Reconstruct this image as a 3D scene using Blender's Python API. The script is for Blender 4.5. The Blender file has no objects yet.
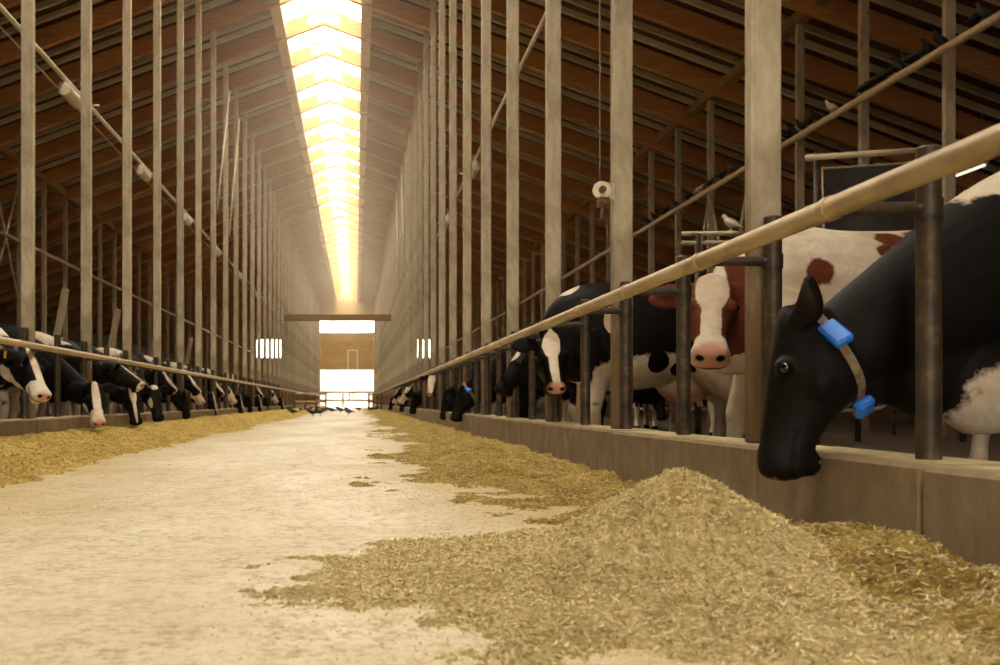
import bpy, math, random
import numpy as np
from mathutils import Vector, Matrix
from mathutils.bvhtree import BVHTree

random.seed(7)
RNG = np.random.default_rng(11)
SC = bpy.context.scene
COL = SC.collection

# ------------------------------------------------------------------ layout (metres; camera at the origin, alley along +Y)
CAMZ = 0.50
F = 1100.0            # focal length in pixels of the 1000 px wide frame
BAY = 2.5
XC = -0.8525          # centre line of the feed alley, under the ridge
XR, XL = 1.739, -3.444   # tall post rows along the feed fences
XRI, XLI = 8.03, -9.73   # inner post rows
YR0, YL0 = 4.70, 11.55   # first visible tall posts
RIDGE = CAMZ + 9.95   # underside of rafters at the ridge
SLOPE = 0.37
RDEP = 0.42
YEND, YREAR = 105.5, -14.0
EAVE_R, EAVE_L = 14.65, -16.35
YROOF = 1.55          # rafters stand at YROOF + n * BAY


def roof_z(x):
    return RIDGE - SLOPE * abs(x - XC)


def ordinal(n):
    w = ['first', 'second', 'third', 'fourth', 'fifth', 'sixth', 'seventh', 'eighth', 'ninth', 'tenth', 'eleventh',
         'twelfth', 'thirteenth', 'fourteenth', 'fifteenth', 'sixteenth', 'seventeenth', 'eighteenth', 'nineteenth', 'twentieth']
    return w[n]


# ------------------------------------------------------------------ tags and links
def tag(o, label, cat, group=None, kind=None):
    o['label'] = label
    o['category'] = cat
    if group:
        o['group'] = group
    if kind:
        o['kind'] = kind
    return o


def struct(o, label=None, cat=None):
    o['kind'] = 'structure'
    if label:
        o['label'] = label
    if cat:
        o['category'] = cat
    return o


def empty(name, loc=(0, 0, 0), rz=0.0):
    o = bpy.data.objects.new(name, None)
    o.empty_display_size = 0.1
    o.location = loc
    o.rotation_euler = (0, 0, rz)
    COL.objects.link(o)
    return o


def dup(root):
    r = root.copy()
    COL.objects.link(r)
    for ch in root.children:
        c = ch.copy()
        COL.objects.link(c)
        c.parent = r
        for g in ch.children:
            d = g.copy()
            COL.objects.link(d)
            d.parent = c
    return r


# ------------------------------------------------------------------ mesh builder
class MB:
    def __init__(self):
        self.v, self.f, self.m, self.n = [], [], [], 0

    def add(self, verts, faces, mi=0):
        verts = np.asarray(verts, float).reshape(-1, 3)
        self.v.append(verts)
        for q in faces:
            self.f.append([i + self.n for i in q])
            self.m.append(mi)
        self.n += len(verts)
        return self

    def box(self, x0, x1, y0, y1, z0, z1, mi=0, ch=0.0, M=None):
        """A box with chamfered edges: an octagon-cornered solid when ch > 0."""
        if ch <= 0:
            v = [(x, y, z) for z in (z0, z1) for y in (y0, y1) for x in (x0, x1)]
            f = [(0, 2, 3, 1), (4, 5, 7, 6), (0, 1, 5, 4), (2, 6, 7, 3), (0, 4, 6, 2), (1, 3, 7, 5)]
        else:
            cx, cy, cz = (x0 + x1) / 2, (y0 + y1) / 2, (z0 + z1) / 2
            hx, hy, hz = (x1 - x0) / 2, (y1 - y0) / 2, (z1 - z0) / 2
            v, idx = [], {}
            for sx in (-1, 1):
                for sy in (-1, 1):
                    for sz in (-1, 1):
                        for a in range(3):
                            p = [sx * (hx - ch), sy * (hy - ch), sz * (hz - ch)]
                            p[a] = (sx * hx, sy * hy, sz * hz)[a]
                            idx[(sx, sy, sz, a)] = len(v)
                            v.append((cx + p[0], cy + p[1], cz + p[2]))
            f = []
            for a in range(3):
                b, c = (a + 1) % 3, (a + 2) % 3
                for s in (-1, 1):
                    q = []
                    for tb, tc in ((-1, -1), (1, -1), (1, 1), (-1, 1)):
                        k = [0, 0, 0]
                        k[a], k[b], k[c] = s, tb, tc
                        q.append(idx[(k[0], k[1], k[2], a)])
                    f.append(q if s > 0 else q[::-1])
            for a in range(3):
                b, c = (a + 1) % 3, (a + 2) % 3
                for sb in (-1, 1):
                    for sc in (-1, 1):
                        k0, k1 = [0, 0, 0], [0, 0, 0]
                        k0[a], k1[a] = -1, 1
                        k0[b] = k1[b] = sb
                        k0[c] = k1[c] = sc
                        q = [idx[(*k0, b)], idx[(*k1, b)], idx[(*k1, c)], idx[(*k0, c)]]
                        f.append(q if sb * sc < 0 else q[::-1])
            for sx in (-1, 1):
                for sy in (-1, 1):
                    for sz in (-1, 1):
                        q = [idx[(sx, sy, sz, a)] for a in range(3)]
                        f.append(q if sx * sy * sz > 0 else q[::-1])
        v = np.array(v, float)
        if M is not None:
            v = np.array([tuple(M @ Vector(p)) for p in v])
        return self.add(v, f, mi)

    def beam(self, a, b, w, h, mi=0, ch=0.0, up=(0, 0, 1)):
        a, b = Vector(a), Vector(b)
        d = b - a
        L = d.length
        yv = d.normalized()
        xv = yv.cross(Vector(up)).normalized()
        zv = xv.cross(yv)
        M = Matrix(((xv.x, yv.x, zv.x, a.x), (xv.y, yv.y, zv.y, a.y), (xv.z, yv.z, zv.z, a.z), (0, 0, 0, 1)))
        return self.box(-w / 2, w / 2, 0, L, -h / 2, h / 2, mi, ch, M)

    def tube(self, pts, r, seg=12, mi=0, caps=True):
        P = np.array(pts, float)
        n = len(P)
        R = np.full(n, r) if np.isscalar(r) else np.array(r, float)
        T = np.gradient(P, axis=0)
        T /= np.linalg.norm(T, axis=1)[:, None] + 1e-12
        ref = np.array((0, 0, 1.0)) if abs(T[0][2]) < 0.9 else np.array((1.0, 0, 0))
        s = np.cross(T[0], ref)
        s /= np.linalg.norm(s)
        ang = np.arange(seg) * 2 * math.pi / seg
        V = []
        for i in range(n):
            s = s - T[i] * s.dot(T[i])
            s /= np.linalg.norm(s)
            u = np.cross(s, T[i])
            V.append(P[i] + R[i] * (np.cos(ang)[:, None] * s + np.sin(ang)[:, None] * u))
        return self.rings(V, mi, caps)

    def rings(self, V, mi=0, caps=True, closed=False):
        V = [np.asarray(a, float) for a in V]
        n, seg = len(V), len(V[0])
        f = []
        for i in range(n if closed else n - 1):
            j = (i + 1) % n
            for k in range(seg):
                l = (k + 1) % seg
                f.append((i * seg + k, j * seg + k, j * seg + l, i * seg + l))
        if caps and not closed:
            f.append(tuple(range(seg)))
            f.append(tuple((n - 1) * seg + k for k in range(seg))[::-1])
        return self.add(np.concatenate(V), f, mi)

    def lathe(self, prof, seg=24, mi=0, M=None):
        ang = np.arange(seg) * 2 * math.pi / seg
        V = [np.stack([r * np.cos(ang), r * np.sin(ang), np.full(seg, z)], 1) for r, z in prof]
        if M is not None:
            V = [np.array([tuple(M @ Vector(p)) for p in a]) for a in V]
        return self.rings(V, mi)

    def ball(self, c, r, seg=14, mi=0):
        r = (r, r, r) if np.isscalar(r) else r
        ang = np.arange(seg) * 2 * math.pi / seg
        V = []
        for k in range(1, seg // 2):
            t = math.pi * k / (seg // 2)
            V.append(np.stack([c[0] + r[0] * math.sin(t) * np.cos(ang), c[1] + r[1] * math.sin(t) * np.sin(ang), np.full(seg, c[2] + r[2] * math.cos(t))], 1))
        return self.rings(V, mi)

    def mesh(self, name):
        me = bpy.data.meshes.new(name)
        V = np.concatenate(self.v)
        me.from_pydata(V.tolist(), [], self.f)
        return me

    def build(self, name, mats, parent=None, smooth=False, angle=None):
        me = self.mesh(name)
        mats = mats if isinstance(mats, (list, tuple)) else [mats]
        for m in mats:
            me.materials.append(m)
        me.polygons.foreach_set('material_index', self.m)
        if smooth:
            me.polygons.foreach_set('use_smooth', [True] * len(me.polygons))
            if angle:
                me.set_sharp_from_angle(angle=math.radians(angle))
        me.update()
        o = bpy.data.objects.new(name, me)
        COL.objects.link(o)
        if parent is not None:
            o.parent = parent
        return o


# ------------------------------------------------------------------ materials
MAT = {}


def srgb(r, g, b):
    def c(x):
        x /= 255
        return x / 12.92 if x <= 0.04045 else ((x + 0.055) / 1.055) ** 2.4
    return (c(r), c(g), c(b), 1)


class NT:
    """Small helper over a node tree."""
    def __init__(self, name):
        m = bpy.data.materials.new(name)
        m.use_nodes = True
        self.m, self.t = m, m.node_tree
        self.t.nodes.clear()
        self.out = self.n('ShaderNodeOutputMaterial')
        self.b = self.n('ShaderNodeBsdfPrincipled')
        self.l(self.b.outputs[0], self.out.inputs[0])
        MAT[name] = m

    def n(self, typ, **kw):
        x = self.t.nodes.new(typ)
        for k, v in kw.items():
            if k in x.inputs:
                x.inputs[k].default_value = v
            else:
                setattr(x, k, v)
        return x

    def l(self, a, b):
        self.t.links.new(a, b)

    def noise(self, scale, detail=4.0, vec=None, rough=0.55, dist=0.0):
        x = self.n('ShaderNodeTexNoise')
        x.inputs['Scale'].default_value = scale
        x.inputs['Detail'].default_value = detail
        x.inputs['Roughness'].default_value = rough
        x.inputs['Distortion'].default_value = dist
        if vec is not None:
            self.l(vec, x.inputs['Vector'])
        return x.outputs['Fac']

    def coord(self, what='Object', scale=(1, 1, 1)):
        c = self.n('ShaderNodeTexCoord')
        mp = self.n('ShaderNodeMapping')
        mp.inputs['Scale'].default_value = scale
        self.l(c.outputs[what], mp.inputs['Vector'])
        return mp.outputs['Vector']

    def ramp(self, fac, stops):
        r = self.n('ShaderNodeValToRGB')
        e = r.color_ramp.elements
        while len(e) < len(stops):
            e.new(0.5)
        for el, (p, c) in zip(e, stops):
            el.position = p
            el.color = c if len(c) == 4 else (*c, 1)
        self.l(fac, r.inputs[0])
        return r.outputs[0]

    def mix(self, fac, a, b, mode='MIX'):
        x = self.n('ShaderNodeMix', data_type='RGBA', blend_type=mode)
        for s, val in ((0, fac), (6, a), (7, b)):
            if hasattr(val, 'is_output'):
                self.l(val, x.inputs[s])
            else:
                x.inputs[s].default_value = val
        return x.outputs[2]

    def math(self, op, a, b=0.0, clamp=False):
        x = self.n('ShaderNodeMath', operation=op, use_clamp=clamp)
        for s, val in ((0, a), (1, b)):
            if hasattr(val, 'is_output'):
                self.l(val, x.inputs[s])
            else:
                x.inputs[s].default_value = val
        return x.outputs[0]

    def bump(self, h, strength=0.3, dist=0.01):
        x = self.n('ShaderNodeBump')
        x.inputs['Strength'].default_value = strength
        x.inputs['Distance'].default_value = dist
        self.l(h, x.inputs['Height'])
        self.l(x.outputs[0], self.b.inputs['Normal'])

    def set(self, color=None, rough=0.6, metal=0.0, spec=0.5):
        if color is not None:
            if hasattr(color, 'is_output'):
                self.l(color, self.b.inputs['Base Color'])
            else:
                self.b.inputs['Base Color'].default_value = color
        if hasattr(rough, 'is_output'):
            self.l(rough, self.b.inputs['Roughness'])
        else:
            self.b.inputs['Roughness'].default_value = rough
        self.b.inputs['Metallic'].default_value = metal
        self.b.inputs['Specular IOR Level'].default_value = spec
        return self.m


def mat_wood(name, c0, c1, c2, grain=(14, 14, 0.6), rough=0.75, rnd=0.25):
    t = NT(name)
    v = t.coord('Object', grain)
    a = t.noise(2.2, 6, v, 0.6, 0.6)
    g = t.noise(0.9, 4, t.coord('Object', (1, 1, 1)))
    col = t.ramp(a, [(0.25, c0), (0.5, c1), (0.75, c2)])
    col = t.mix(t.ramp(g, [(0.3, (0, 0, 0)), (0.75, (1, 1, 1))]), col, t.mix(0.35, col, c0))
    oi = t.n('ShaderNodeObjectInfo')
    fac = t.math('ADD', t.math('MULTIPLY', oi.outputs['Random'], rnd), 1 - rnd / 2)
    hv = t.n('ShaderNodeHueSaturation')
    t.l(col, hv.inputs['Color'])
    t.l(fac, hv.inputs['Value'])
    t.bump(a, 0.25, 0.004)
    return t.set(hv.outputs[0], rough, 0, 0.3)


def make_materials():
    # weathered pale timber of the tall posts, dirty where the cows rub
    t = NT('post_timber')
    v = t.coord('Object', (5, 5, 1.6))
    a = t.noise(2.2, 8, v, 0.65, 0.4)
    col = t.ramp(a, [(0.25, srgb(152, 139, 116)), (0.55, srgb(184, 172, 148)), (0.8, srgb(206, 195, 172))])
    s = t.noise(1.6, 6, t.coord('Object', (2.2, 2.2, 0.8)), 0.65)
    col = t.mix(t.ramp(s, [(0.52, (0, 0, 0)), (0.68, (1, 1, 1))]), col, srgb(140, 122, 96))
    sep = t.n('ShaderNodeSeparateXYZ')
    t.l(t.n('ShaderNodeTexCoord').outputs['Object'], sep.inputs[0])
    z = t.math('ADD', sep.outputs['Z'], t.math('MULTIPLY', t.noise(3.5, 5, t.coord('Object', (2, 2, 1))), 1.6))
    col = t.mix(t.ramp(t.math('MULTIPLY', z, 0.4), [(0.56, (1, 1, 1)), (0.9, (0, 0, 0))]), col, srgb(112, 90, 62))
    oi = t.n('ShaderNodeObjectInfo')
    hv = t.n('ShaderNodeHueSaturation')
    t.l(col, hv.inputs['Color'])
    t.l(t.math('ADD', t.math('MULTIPLY', oi.outputs['Random'], 0.2), 0.9), hv.inputs['Value'])
    t.bump(a, 0.3, 0.004)
    t.set(hv.outputs[0], 0.7, 0, 0.3)

    mat_wood('rafter_wood', srgb(156, 104, 60), srgb(192, 136, 86), srgb(212, 160, 112), (0.7, 12, 12), 0.65, 0.2)
    mat_wood('purlin_wood', srgb(128, 96, 60), srgb(158, 122, 80), srgb(180, 142, 98), (9, 0.7, 9), 0.7, 0.1)
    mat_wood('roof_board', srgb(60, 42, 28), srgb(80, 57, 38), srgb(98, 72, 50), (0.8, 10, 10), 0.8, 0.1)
    mat_wood('batten_wood', srgb(184, 164, 130), srgb(208, 190, 158), srgb(222, 208, 180), (0.7, 10, 10), 0.75, 0.25)
    mat_wood('skylight_wood', srgb(196, 164, 124), srgb(214, 184, 146), srgb(228, 202, 168), (10, 0.7, 10), 0.7, 0.1)
    mat_wood('wall_board', srgb(66, 52, 38), srgb(86, 68, 48), srgb(104, 84, 60), (8, 8, 0.5), 0.85, 0.1)
    mat_wood('gable_board', srgb(150, 124, 82), srgb(176, 148, 104), srgb(196, 168, 122), (0.6, 8, 8), 0.8, 0.1)
    mat_wood('beam_wood', srgb(116, 92, 60), srgb(142, 116, 80), srgb(160, 134, 96), (0.6, 9, 9), 0.8, 0.1)
    mat_wood('grey_board', srgb(150, 136, 112), srgb(176, 162, 136), srgb(196, 184, 160), (8, 8, 0.6), 0.8, 0.2)

    # concrete
    t = NT('alley_floor')
    v = t.coord('Object')
    a = t.noise(0.55, 8, t.coord('Object', (1.6, 0.5, 1)), 0.6, 0.4)
    b = t.noise(14, 8, v, 0.7)
    c = t.noise(90, 4, v, 0.7)
    col = t.ramp(a, [(0.3, srgb(196, 182, 144)), (0.5, srgb(216, 205, 175)), (0.68, srgb(236, 228, 206))])
    col = t.mix(t.ramp(b, [(0.5, (0, 0, 0)), (0.72, (0.8, 0.8, 0.8))]), col, srgb(184, 162, 112))
    col = t.mix(t.ramp(c, [(0.56, (0, 0, 0)), (0.7, (0.8, 0.8, 0.8))]), col, srgb(150, 126, 76))
    d = t.noise(160, 3, v, 0.6)
    col = t.mix(t.ramp(d, [(0.62, (0, 0, 0)), (0.72, (1, 1, 1))]), col, srgb(236, 226, 200))
    sp = t.math('ADD', t.math('MULTIPLY', t.noise(30, 6, v, 0.75), 0.6), t.math('MULTIPLY', t.noise(7, 6, t.coord('Object', (1.3, 0.8, 1)), 0.7), 0.4))
    pt = t.noise(2.3, 5, t.coord('Object', (1.4, 0.7, 1)), 0.6)
    k = t.math('MULTIPLY', t.ramp(sp, [(0.485, (0, 0, 0)), (0.585, (1, 1, 1))]), t.ramp(pt, [(0.35, (0.3, 0.3, 0.3)), (0.68, (1, 1, 1))]))
    col = t.mix(k, col, srgb(150, 124, 72))
    sep = t.n('ShaderNodeSeparateXYZ')
    t.l(t.n('ShaderNodeTexCoord').outputs['Object'], sep.inputs[0])
    wob = t.math('MULTIPLY', t.math('SUBTRACT', t.noise(0.9, 6, v, 0.65), 0.5), 2.6)
    xr = t.math('ADD', sep.outputs['X'], wob)
    mr = t.ramp(t.math('ADD', t.math('MULTIPLY', xr, 0.5), 0.35), [(0.30, (0, 0, 0)), (0.85, (1, 1, 1))])
    ml = t.ramp(t.math('ADD', t.math('MULTIPLY', xr, -0.5), -0.55), [(0.05, (0, 0, 0)), (0.7, (1, 1, 1))])
    mm = t.math('ADD', mr, ml, True)
    fine = t.noise(60, 7, v, 0.75)
    dust = t.math('MULTIPLY', mm, t.ramp(fine, [(0.36, (0.25, 0.25, 0.25)), (0.58, (1, 1, 1))]))
    feedc = t.ramp(t.noise(90, 5, v, 0.7), [(0.35, srgb(138, 110, 48)), (0.55, srgb(184, 154, 84)), (0.7, srgb(212, 186, 122))])
    col = t.mix(dust, col, feedc)
    t.bump(t.math('ADD', c, t.math('MULTIPLY', b, 1.5)), 0.45, 0.008)
    t.set(col, t.ramp(a, [(0.3, (0.62, 0.62, 0.62)), (0.75, (0.42, 0.42, 0.42))]), 0, 0.4)

    t = NT('stall_floor')
    v = t.coord('Object')
    col = t.ramp(t.noise(3, 8, v, 0.65), [(0.3, srgb(48, 38, 26)), (0.55, srgb(74, 58, 38)), (0.8, srgb(112, 90, 56))])
    t.bump(t.noise(22, 6, v, 0.7), 0.6, 0.02)
    t.set(col, 0.75)

    t = NT('curb_concrete')
    v = t.coord('Object')
    a = t.noise(5, 8, v, 0.65, 0.3)
    st = t.noise(6, 6, t.coord('Object', (1, 1.6, 0.8)), 0.65)
    col = t.ramp(a, [(0.3, srgb(124, 108, 84)), (0.55, srgb(150, 132, 106)), (0.8, srgb(176, 158, 130))])
    col = t.mix(t.ramp(st, [(0.5, (0, 0, 0)), (0.75, (0.5, 0.5, 0.5))]), col, srgb(104, 86, 62))
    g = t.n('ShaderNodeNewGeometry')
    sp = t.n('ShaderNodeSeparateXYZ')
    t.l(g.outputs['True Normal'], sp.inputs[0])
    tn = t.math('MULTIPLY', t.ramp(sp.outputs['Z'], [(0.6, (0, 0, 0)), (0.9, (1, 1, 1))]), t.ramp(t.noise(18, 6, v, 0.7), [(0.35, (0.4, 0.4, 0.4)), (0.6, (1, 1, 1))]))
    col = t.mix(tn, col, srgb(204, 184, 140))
    t.bump(t.noise(60, 6, v, 0.7), 0.4, 0.006)
    t.set(col, 0.8)

    # pipes
    t = NT('rail_paint')
    v = t.coord('Object', (1, 0.25, 1))
    a = t.noise(7, 7, v, 0.65)
    col = t.ramp(a, [(0.3, srgb(140, 120, 86)), (0.5, srgb(186, 164, 126)), (0.75, srgb(208, 188, 152))])
    t.set(col, 0.42, 0.0, 0.5)

    t = NT('dark_steel')
    v = t.coord('Object')
    a = t.noise(9, 7, v, 0.65)
    col = t.ramp(a, [(0.35, srgb(46, 39, 32)), (0.55, srgb(76, 64, 50)), (0.74, srgb(128, 106, 76))])
    t.set(col, 0.5, 0.25, 0.4)

    t = NT('galvanised')
    a = t.noise(11, 6, t.coord('Object'), 0.6)
    t.set(t.ramp(a, [(0.3, srgb(150, 138, 116)), (0.7, srgb(196, 184, 160))]), 0.45, 0.4, 0.5)

    t = NT('rusty_steel')
    a = t.noise(24, 6, t.coord('Object'), 0.6)
    t.set(t.ramp(a, [(0.3, srgb(72, 44, 28)), (0.7, srgb(132, 92, 62))]), 0.7, 0.2)

    t = NT('white_plastic')
    a = t.noise(18, 5, t.coord('Object'), 0.6)
    t.set(t.ramp(a, [(0.3, srgb(196, 182, 156)), (0.6, srgb(226, 214, 190))]), 0.4)

    t = NT('dark_tarp')
    a = t.noise(6, 6, t.coord('Object', (1, 1, 0.3)), 0.6)
    t.set(t.ramp(a, [(0.3, srgb(34, 30, 26)), (0.7, srgb(62, 56, 46))]), 0.6)
    t.bump(a, 0.5, 0.03)

    t = NT('rope_fibre')
    t.set(srgb(120, 100, 74), 0.9)

    # feed
    for name, c in (('feed_chop', ((116, 92, 34), (168, 138, 62), (204, 176, 98), (226, 204, 136))),
                    ('feed_dark', ((66, 52, 18), (138, 114, 52), (184, 158, 84), (212, 190, 120))),
                    ('feed_pale', ((112, 90, 46), (188, 164, 106), (226, 206, 150), (240, 228, 184)))):
        t = NT(name)
        v = t.coord('Object')
        a = t.noise(55, 8, v, 0.75, 0.6)
        b = t.noise(3.5, 6, v, 0.6)
        cl = t.noise(16, 6, v, 0.7, 0.4)
        f = t.math('ADD', t.math('MULTIPLY', a, 0.55), t.math('ADD', t.math('MULTIPLY', b, 0.25), t.math('MULTIPLY', cl, 0.32)))
        col = t.ramp(f, [(0.42, srgb(*c[0])), (0.52, srgb(*c[1])), (0.61, srgb(*c[2])), (0.70, srgb(*c[3]))])
        t.bump(a, 1.0, 0.02)
        t.set(col, 0.85, 0, 0.2)
    t = NT('straw_bits')
    g = t.n('ShaderNodeNewGeometry')
    col = t.ramp(g.outputs['Random Per Island'], [(0.0, srgb(96, 72, 22)), (0.35, srgb(152, 122, 50)), (0.7, srgb(200, 172, 96)), (1.0, srgb(232, 214, 160))])
    t.set(col, 0.7, 0, 0.3)

    t = NT('straw_chaff')
    g = t.n('ShaderNodeNewGeometry')
    col = t.ramp(g.outputs['Random Per Island'], [(0.0, srgb(150, 124, 70)), (0.2, srgb(196, 168, 106)), (0.6, srgb(222, 200, 146)), (1.0, srgb(242, 230, 194))])
    t.set(col, 0.7, 0, 0.3)
    t = NT('straw_pale')
    g = t.n('ShaderNodeNewGeometry')
    col = t.ramp(g.outputs['Random Per Island'], [(0.0, srgb(112, 88, 42)), (0.3, srgb(196, 170, 108)), (0.6, srgb(228, 208, 150)), (1.0, srgb(244, 234, 198))])
    t.set(col, 0.7, 0, 0.3)

    # coats: float attributes white / pink / dark per vertex: own markings, dark also painting shade in nostrils, mouth and ears
    for name, dark in (('coat_black', (0.0058, 0.0044, 0.0032, 1)), ('coat_red', (0.105, 0.026, 0.011, 1))):
        t = NT(name)
        v = t.coord('Object')
        w = t.n('ShaderNodeAttribute', attribute_name='white').outputs['Fac']
        p = t.n('ShaderNodeAttribute', attribute_name='pink').outputs['Fac']
        d = t.n('ShaderNodeAttribute', attribute_name='dark').outputs['Fac']
        n1 = t.noise(13, 6, v, 0.65)
        wv = t.math('ADD', w, t.math('MULTIPLY', t.math('SUBTRACT', n1, 0.5), 0.35))
        wv = t.math('ADD', t.math('MULTIPLY', wv, 14.0), 0.5, True)
        fur = t.noise(70, 5, t.coord('Object', (1, 0.4, 0.5)), 0.7)
        dirt = t.noise(3.2, 6, v, 0.6)
        white = t.ramp(dirt, [(0.35, srgb(186, 166, 138)), (0.62, srgb(226, 214, 194))])
        white = t.mix(t.ramp(fur, [(0.3, (0.5, 0.5, 0.5)), (0.6, (0, 0, 0))]), white, srgb(190, 172, 146))
        dk = t.mix(t.ramp(fur, [(0.4, (0, 0, 0)), (0.8, (0.6, 0.6, 0.6))]), dark, tuple(min(1, x * 1.9 + 0.004) for x in dark[:3]) + (1,))
        col = t.mix(wv, dk, white)
        col = t.mix(t.math('MULTIPLY', p, 3.0, True), col, srgb(206, 152, 132))
        col = t.mix(t.math('MULTIPLY', d, 3.0, True), col, srgb(17, 12, 9))
        t.bump(fur, 0.25, 0.004)
        t.set(col, 0.55, 0, 0.09)
    t = NT('eye_wet')
    t.set((0.006, 0.004, 0.003, 1), 0.08, 0, 0.6)
    t = NT('collar_strap')
    a = t.noise(40, 5, t.coord('Object'), 0.6)
    t.set(t.ramp(a, [(0.3, srgb(92, 74, 56)), (0.7, srgb(148, 126, 100))]), 0.7)
    t = NT('blue_plastic')
    a = t.noise(30, 5, t.coord('Object'), 0.6)
    t.set(t.ramp(a, [(0.3, srgb(30, 104, 214)), (0.6, srgb(48, 132, 240)), (0.85, srgb(92, 164, 250))]), 0.4)
    t = NT('yellow_tag')
    t.set(srgb(206, 150, 60), 0.5)
    t = NT('pigeon_grey')
    v = t.coord('Object')
    a = t.noise(9, 4, v, 0.6)
    t.set(t.ramp(a, [(0.35, srgb(40, 38, 40)), (0.6, srgb(78, 74, 76)), (0.8, srgb(120, 114, 112))]), 0.6)
    t = NT('pigeon_dark')
    a = t.noise(9, 4, t.coord('Object'), 0.6)
    t.set(t.ramp(a, [(0.35, srgb(22, 20, 20)), (0.7, srgb(52, 48, 48))]), 0.6)
    t = NT('pigeon_white')
    a = t.noise(9, 4, t.coord('Object'), 0.6)
    t.set(t.ramp(a, [(0.35, srgb(206, 190, 170)), (0.7, srgb(236, 226, 210))]), 0.6)

    # glazing: frosted clear sheet
    m = bpy.data.materials.new('skylight_sheet')
    m.use_nodes = True
    nt = m.node_tree
    nt.nodes.clear()
    o = nt.nodes.new('ShaderNodeOutputMaterial')
    mx = nt.nodes.new('ShaderNodeMixShader')
    tr = nt.nodes.new('ShaderNodeBsdfTransparent')
    tr.inputs[0].default_value = (0.95, 0.95, 0.93, 1)
    tl = nt.nodes.new('ShaderNodeBsdfTranslucent')
    tl.inputs[0].default_value = (0.85, 0.84, 0.8, 1)
    mx.inputs[0].default_value = 0.25
    nt.links.new(tr.outputs[0], mx.inputs[1])
    nt.links.new(tl.outputs[0], mx.inputs[2])
    nt.links.new(mx.outputs[0], o.inputs[0])
    MAT['skylight_sheet'] = m
    m = bpy.data.materials.new('dust_haze')
    m.use_nodes = True
    nt = m.node_tree
    nt.nodes.clear()
    o = nt.nodes.new('ShaderNodeOutputMaterial')
    vs = nt.nodes.new('ShaderNodeVolumeScatter')
    vs.inputs['Color'].default_value = (1.0, 0.88, 0.69, 1)
    vs.inputs['Density'].default_value = 0.012
    vs.inputs['Anisotropy'].default_value = 0.2
    nt.links.new(vs.outputs[0], o.inputs['Volume'])
    MAT['dust_haze'] = m
    m = bpy.data.materials.new('lamp_glow')
    m.use_nodes = True
    b = m.node_tree.nodes['Principled BSDF']
    b.inputs['Emission Color'].default_value = (1, 0.92, 0.75, 1)
    b.inputs['Emission Strength'].default_value = 1.2
    MAT['lamp_glow'] = m
    t = NT('added_wall_board')  # dull boards of the wall added across the yard
    a = t.noise(0.8, 6, t.coord('Object', (6, 6, 0.5)), 0.6)
    t.set(t.ramp(a, [(0.3, srgb(118, 112, 100)), (0.7, srgb(140, 134, 120))]), 0.85)
    t = NT('outside_ground')
    a = t.noise(0.4, 6, t.coord('Object'), 0.6)
    t.set(t.ramp(a, [(0.3, srgb(120, 114, 102)), (0.7, srgb(142, 136, 124))]), 0.9)


make_materials()

# ------------------------------------------------------------------ numpy noise
def _hash(ix, iy, seed):
    h = (ix * 374761393 + iy * 668265263 + seed * 982451653) & 0xFFFFFFFF
    h = ((h ^ (h >> 13)) * 1274126177) & 0xFFFFFFFF
    return ((h ^ (h >> 16)) & 0xFFFF) / 65535.0


def vnoise(x, y, seed=0):
    ix, iy = np.floor(x).astype(np.int64), np.floor(y).astype(np.int64)
    fx, fy = x - ix, y - iy
    fx, fy = fx * fx * (3 - 2 * fx), fy * fy * (3 - 2 * fy)
    a, b = _hash(ix, iy, seed), _hash(ix + 1, iy, seed)
    c, d = _hash(ix, iy + 1, seed), _hash(ix + 1, iy + 1, seed)
    return (a + (b - a) * fx) * (1 - fy) + (c + (d - c) * fx) * fy


def fbm(x, y, scale, octaves=5, seed=0, gain=0.5):
    s, amp, tot = 0, 1.0, 0
    for k in range(octaves):
        s = s + amp * (vnoise(x * scale, y * scale, seed + k) - 0.5)
        tot += amp
        amp *= gain
        scale *= 2.03
    return s / tot


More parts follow.
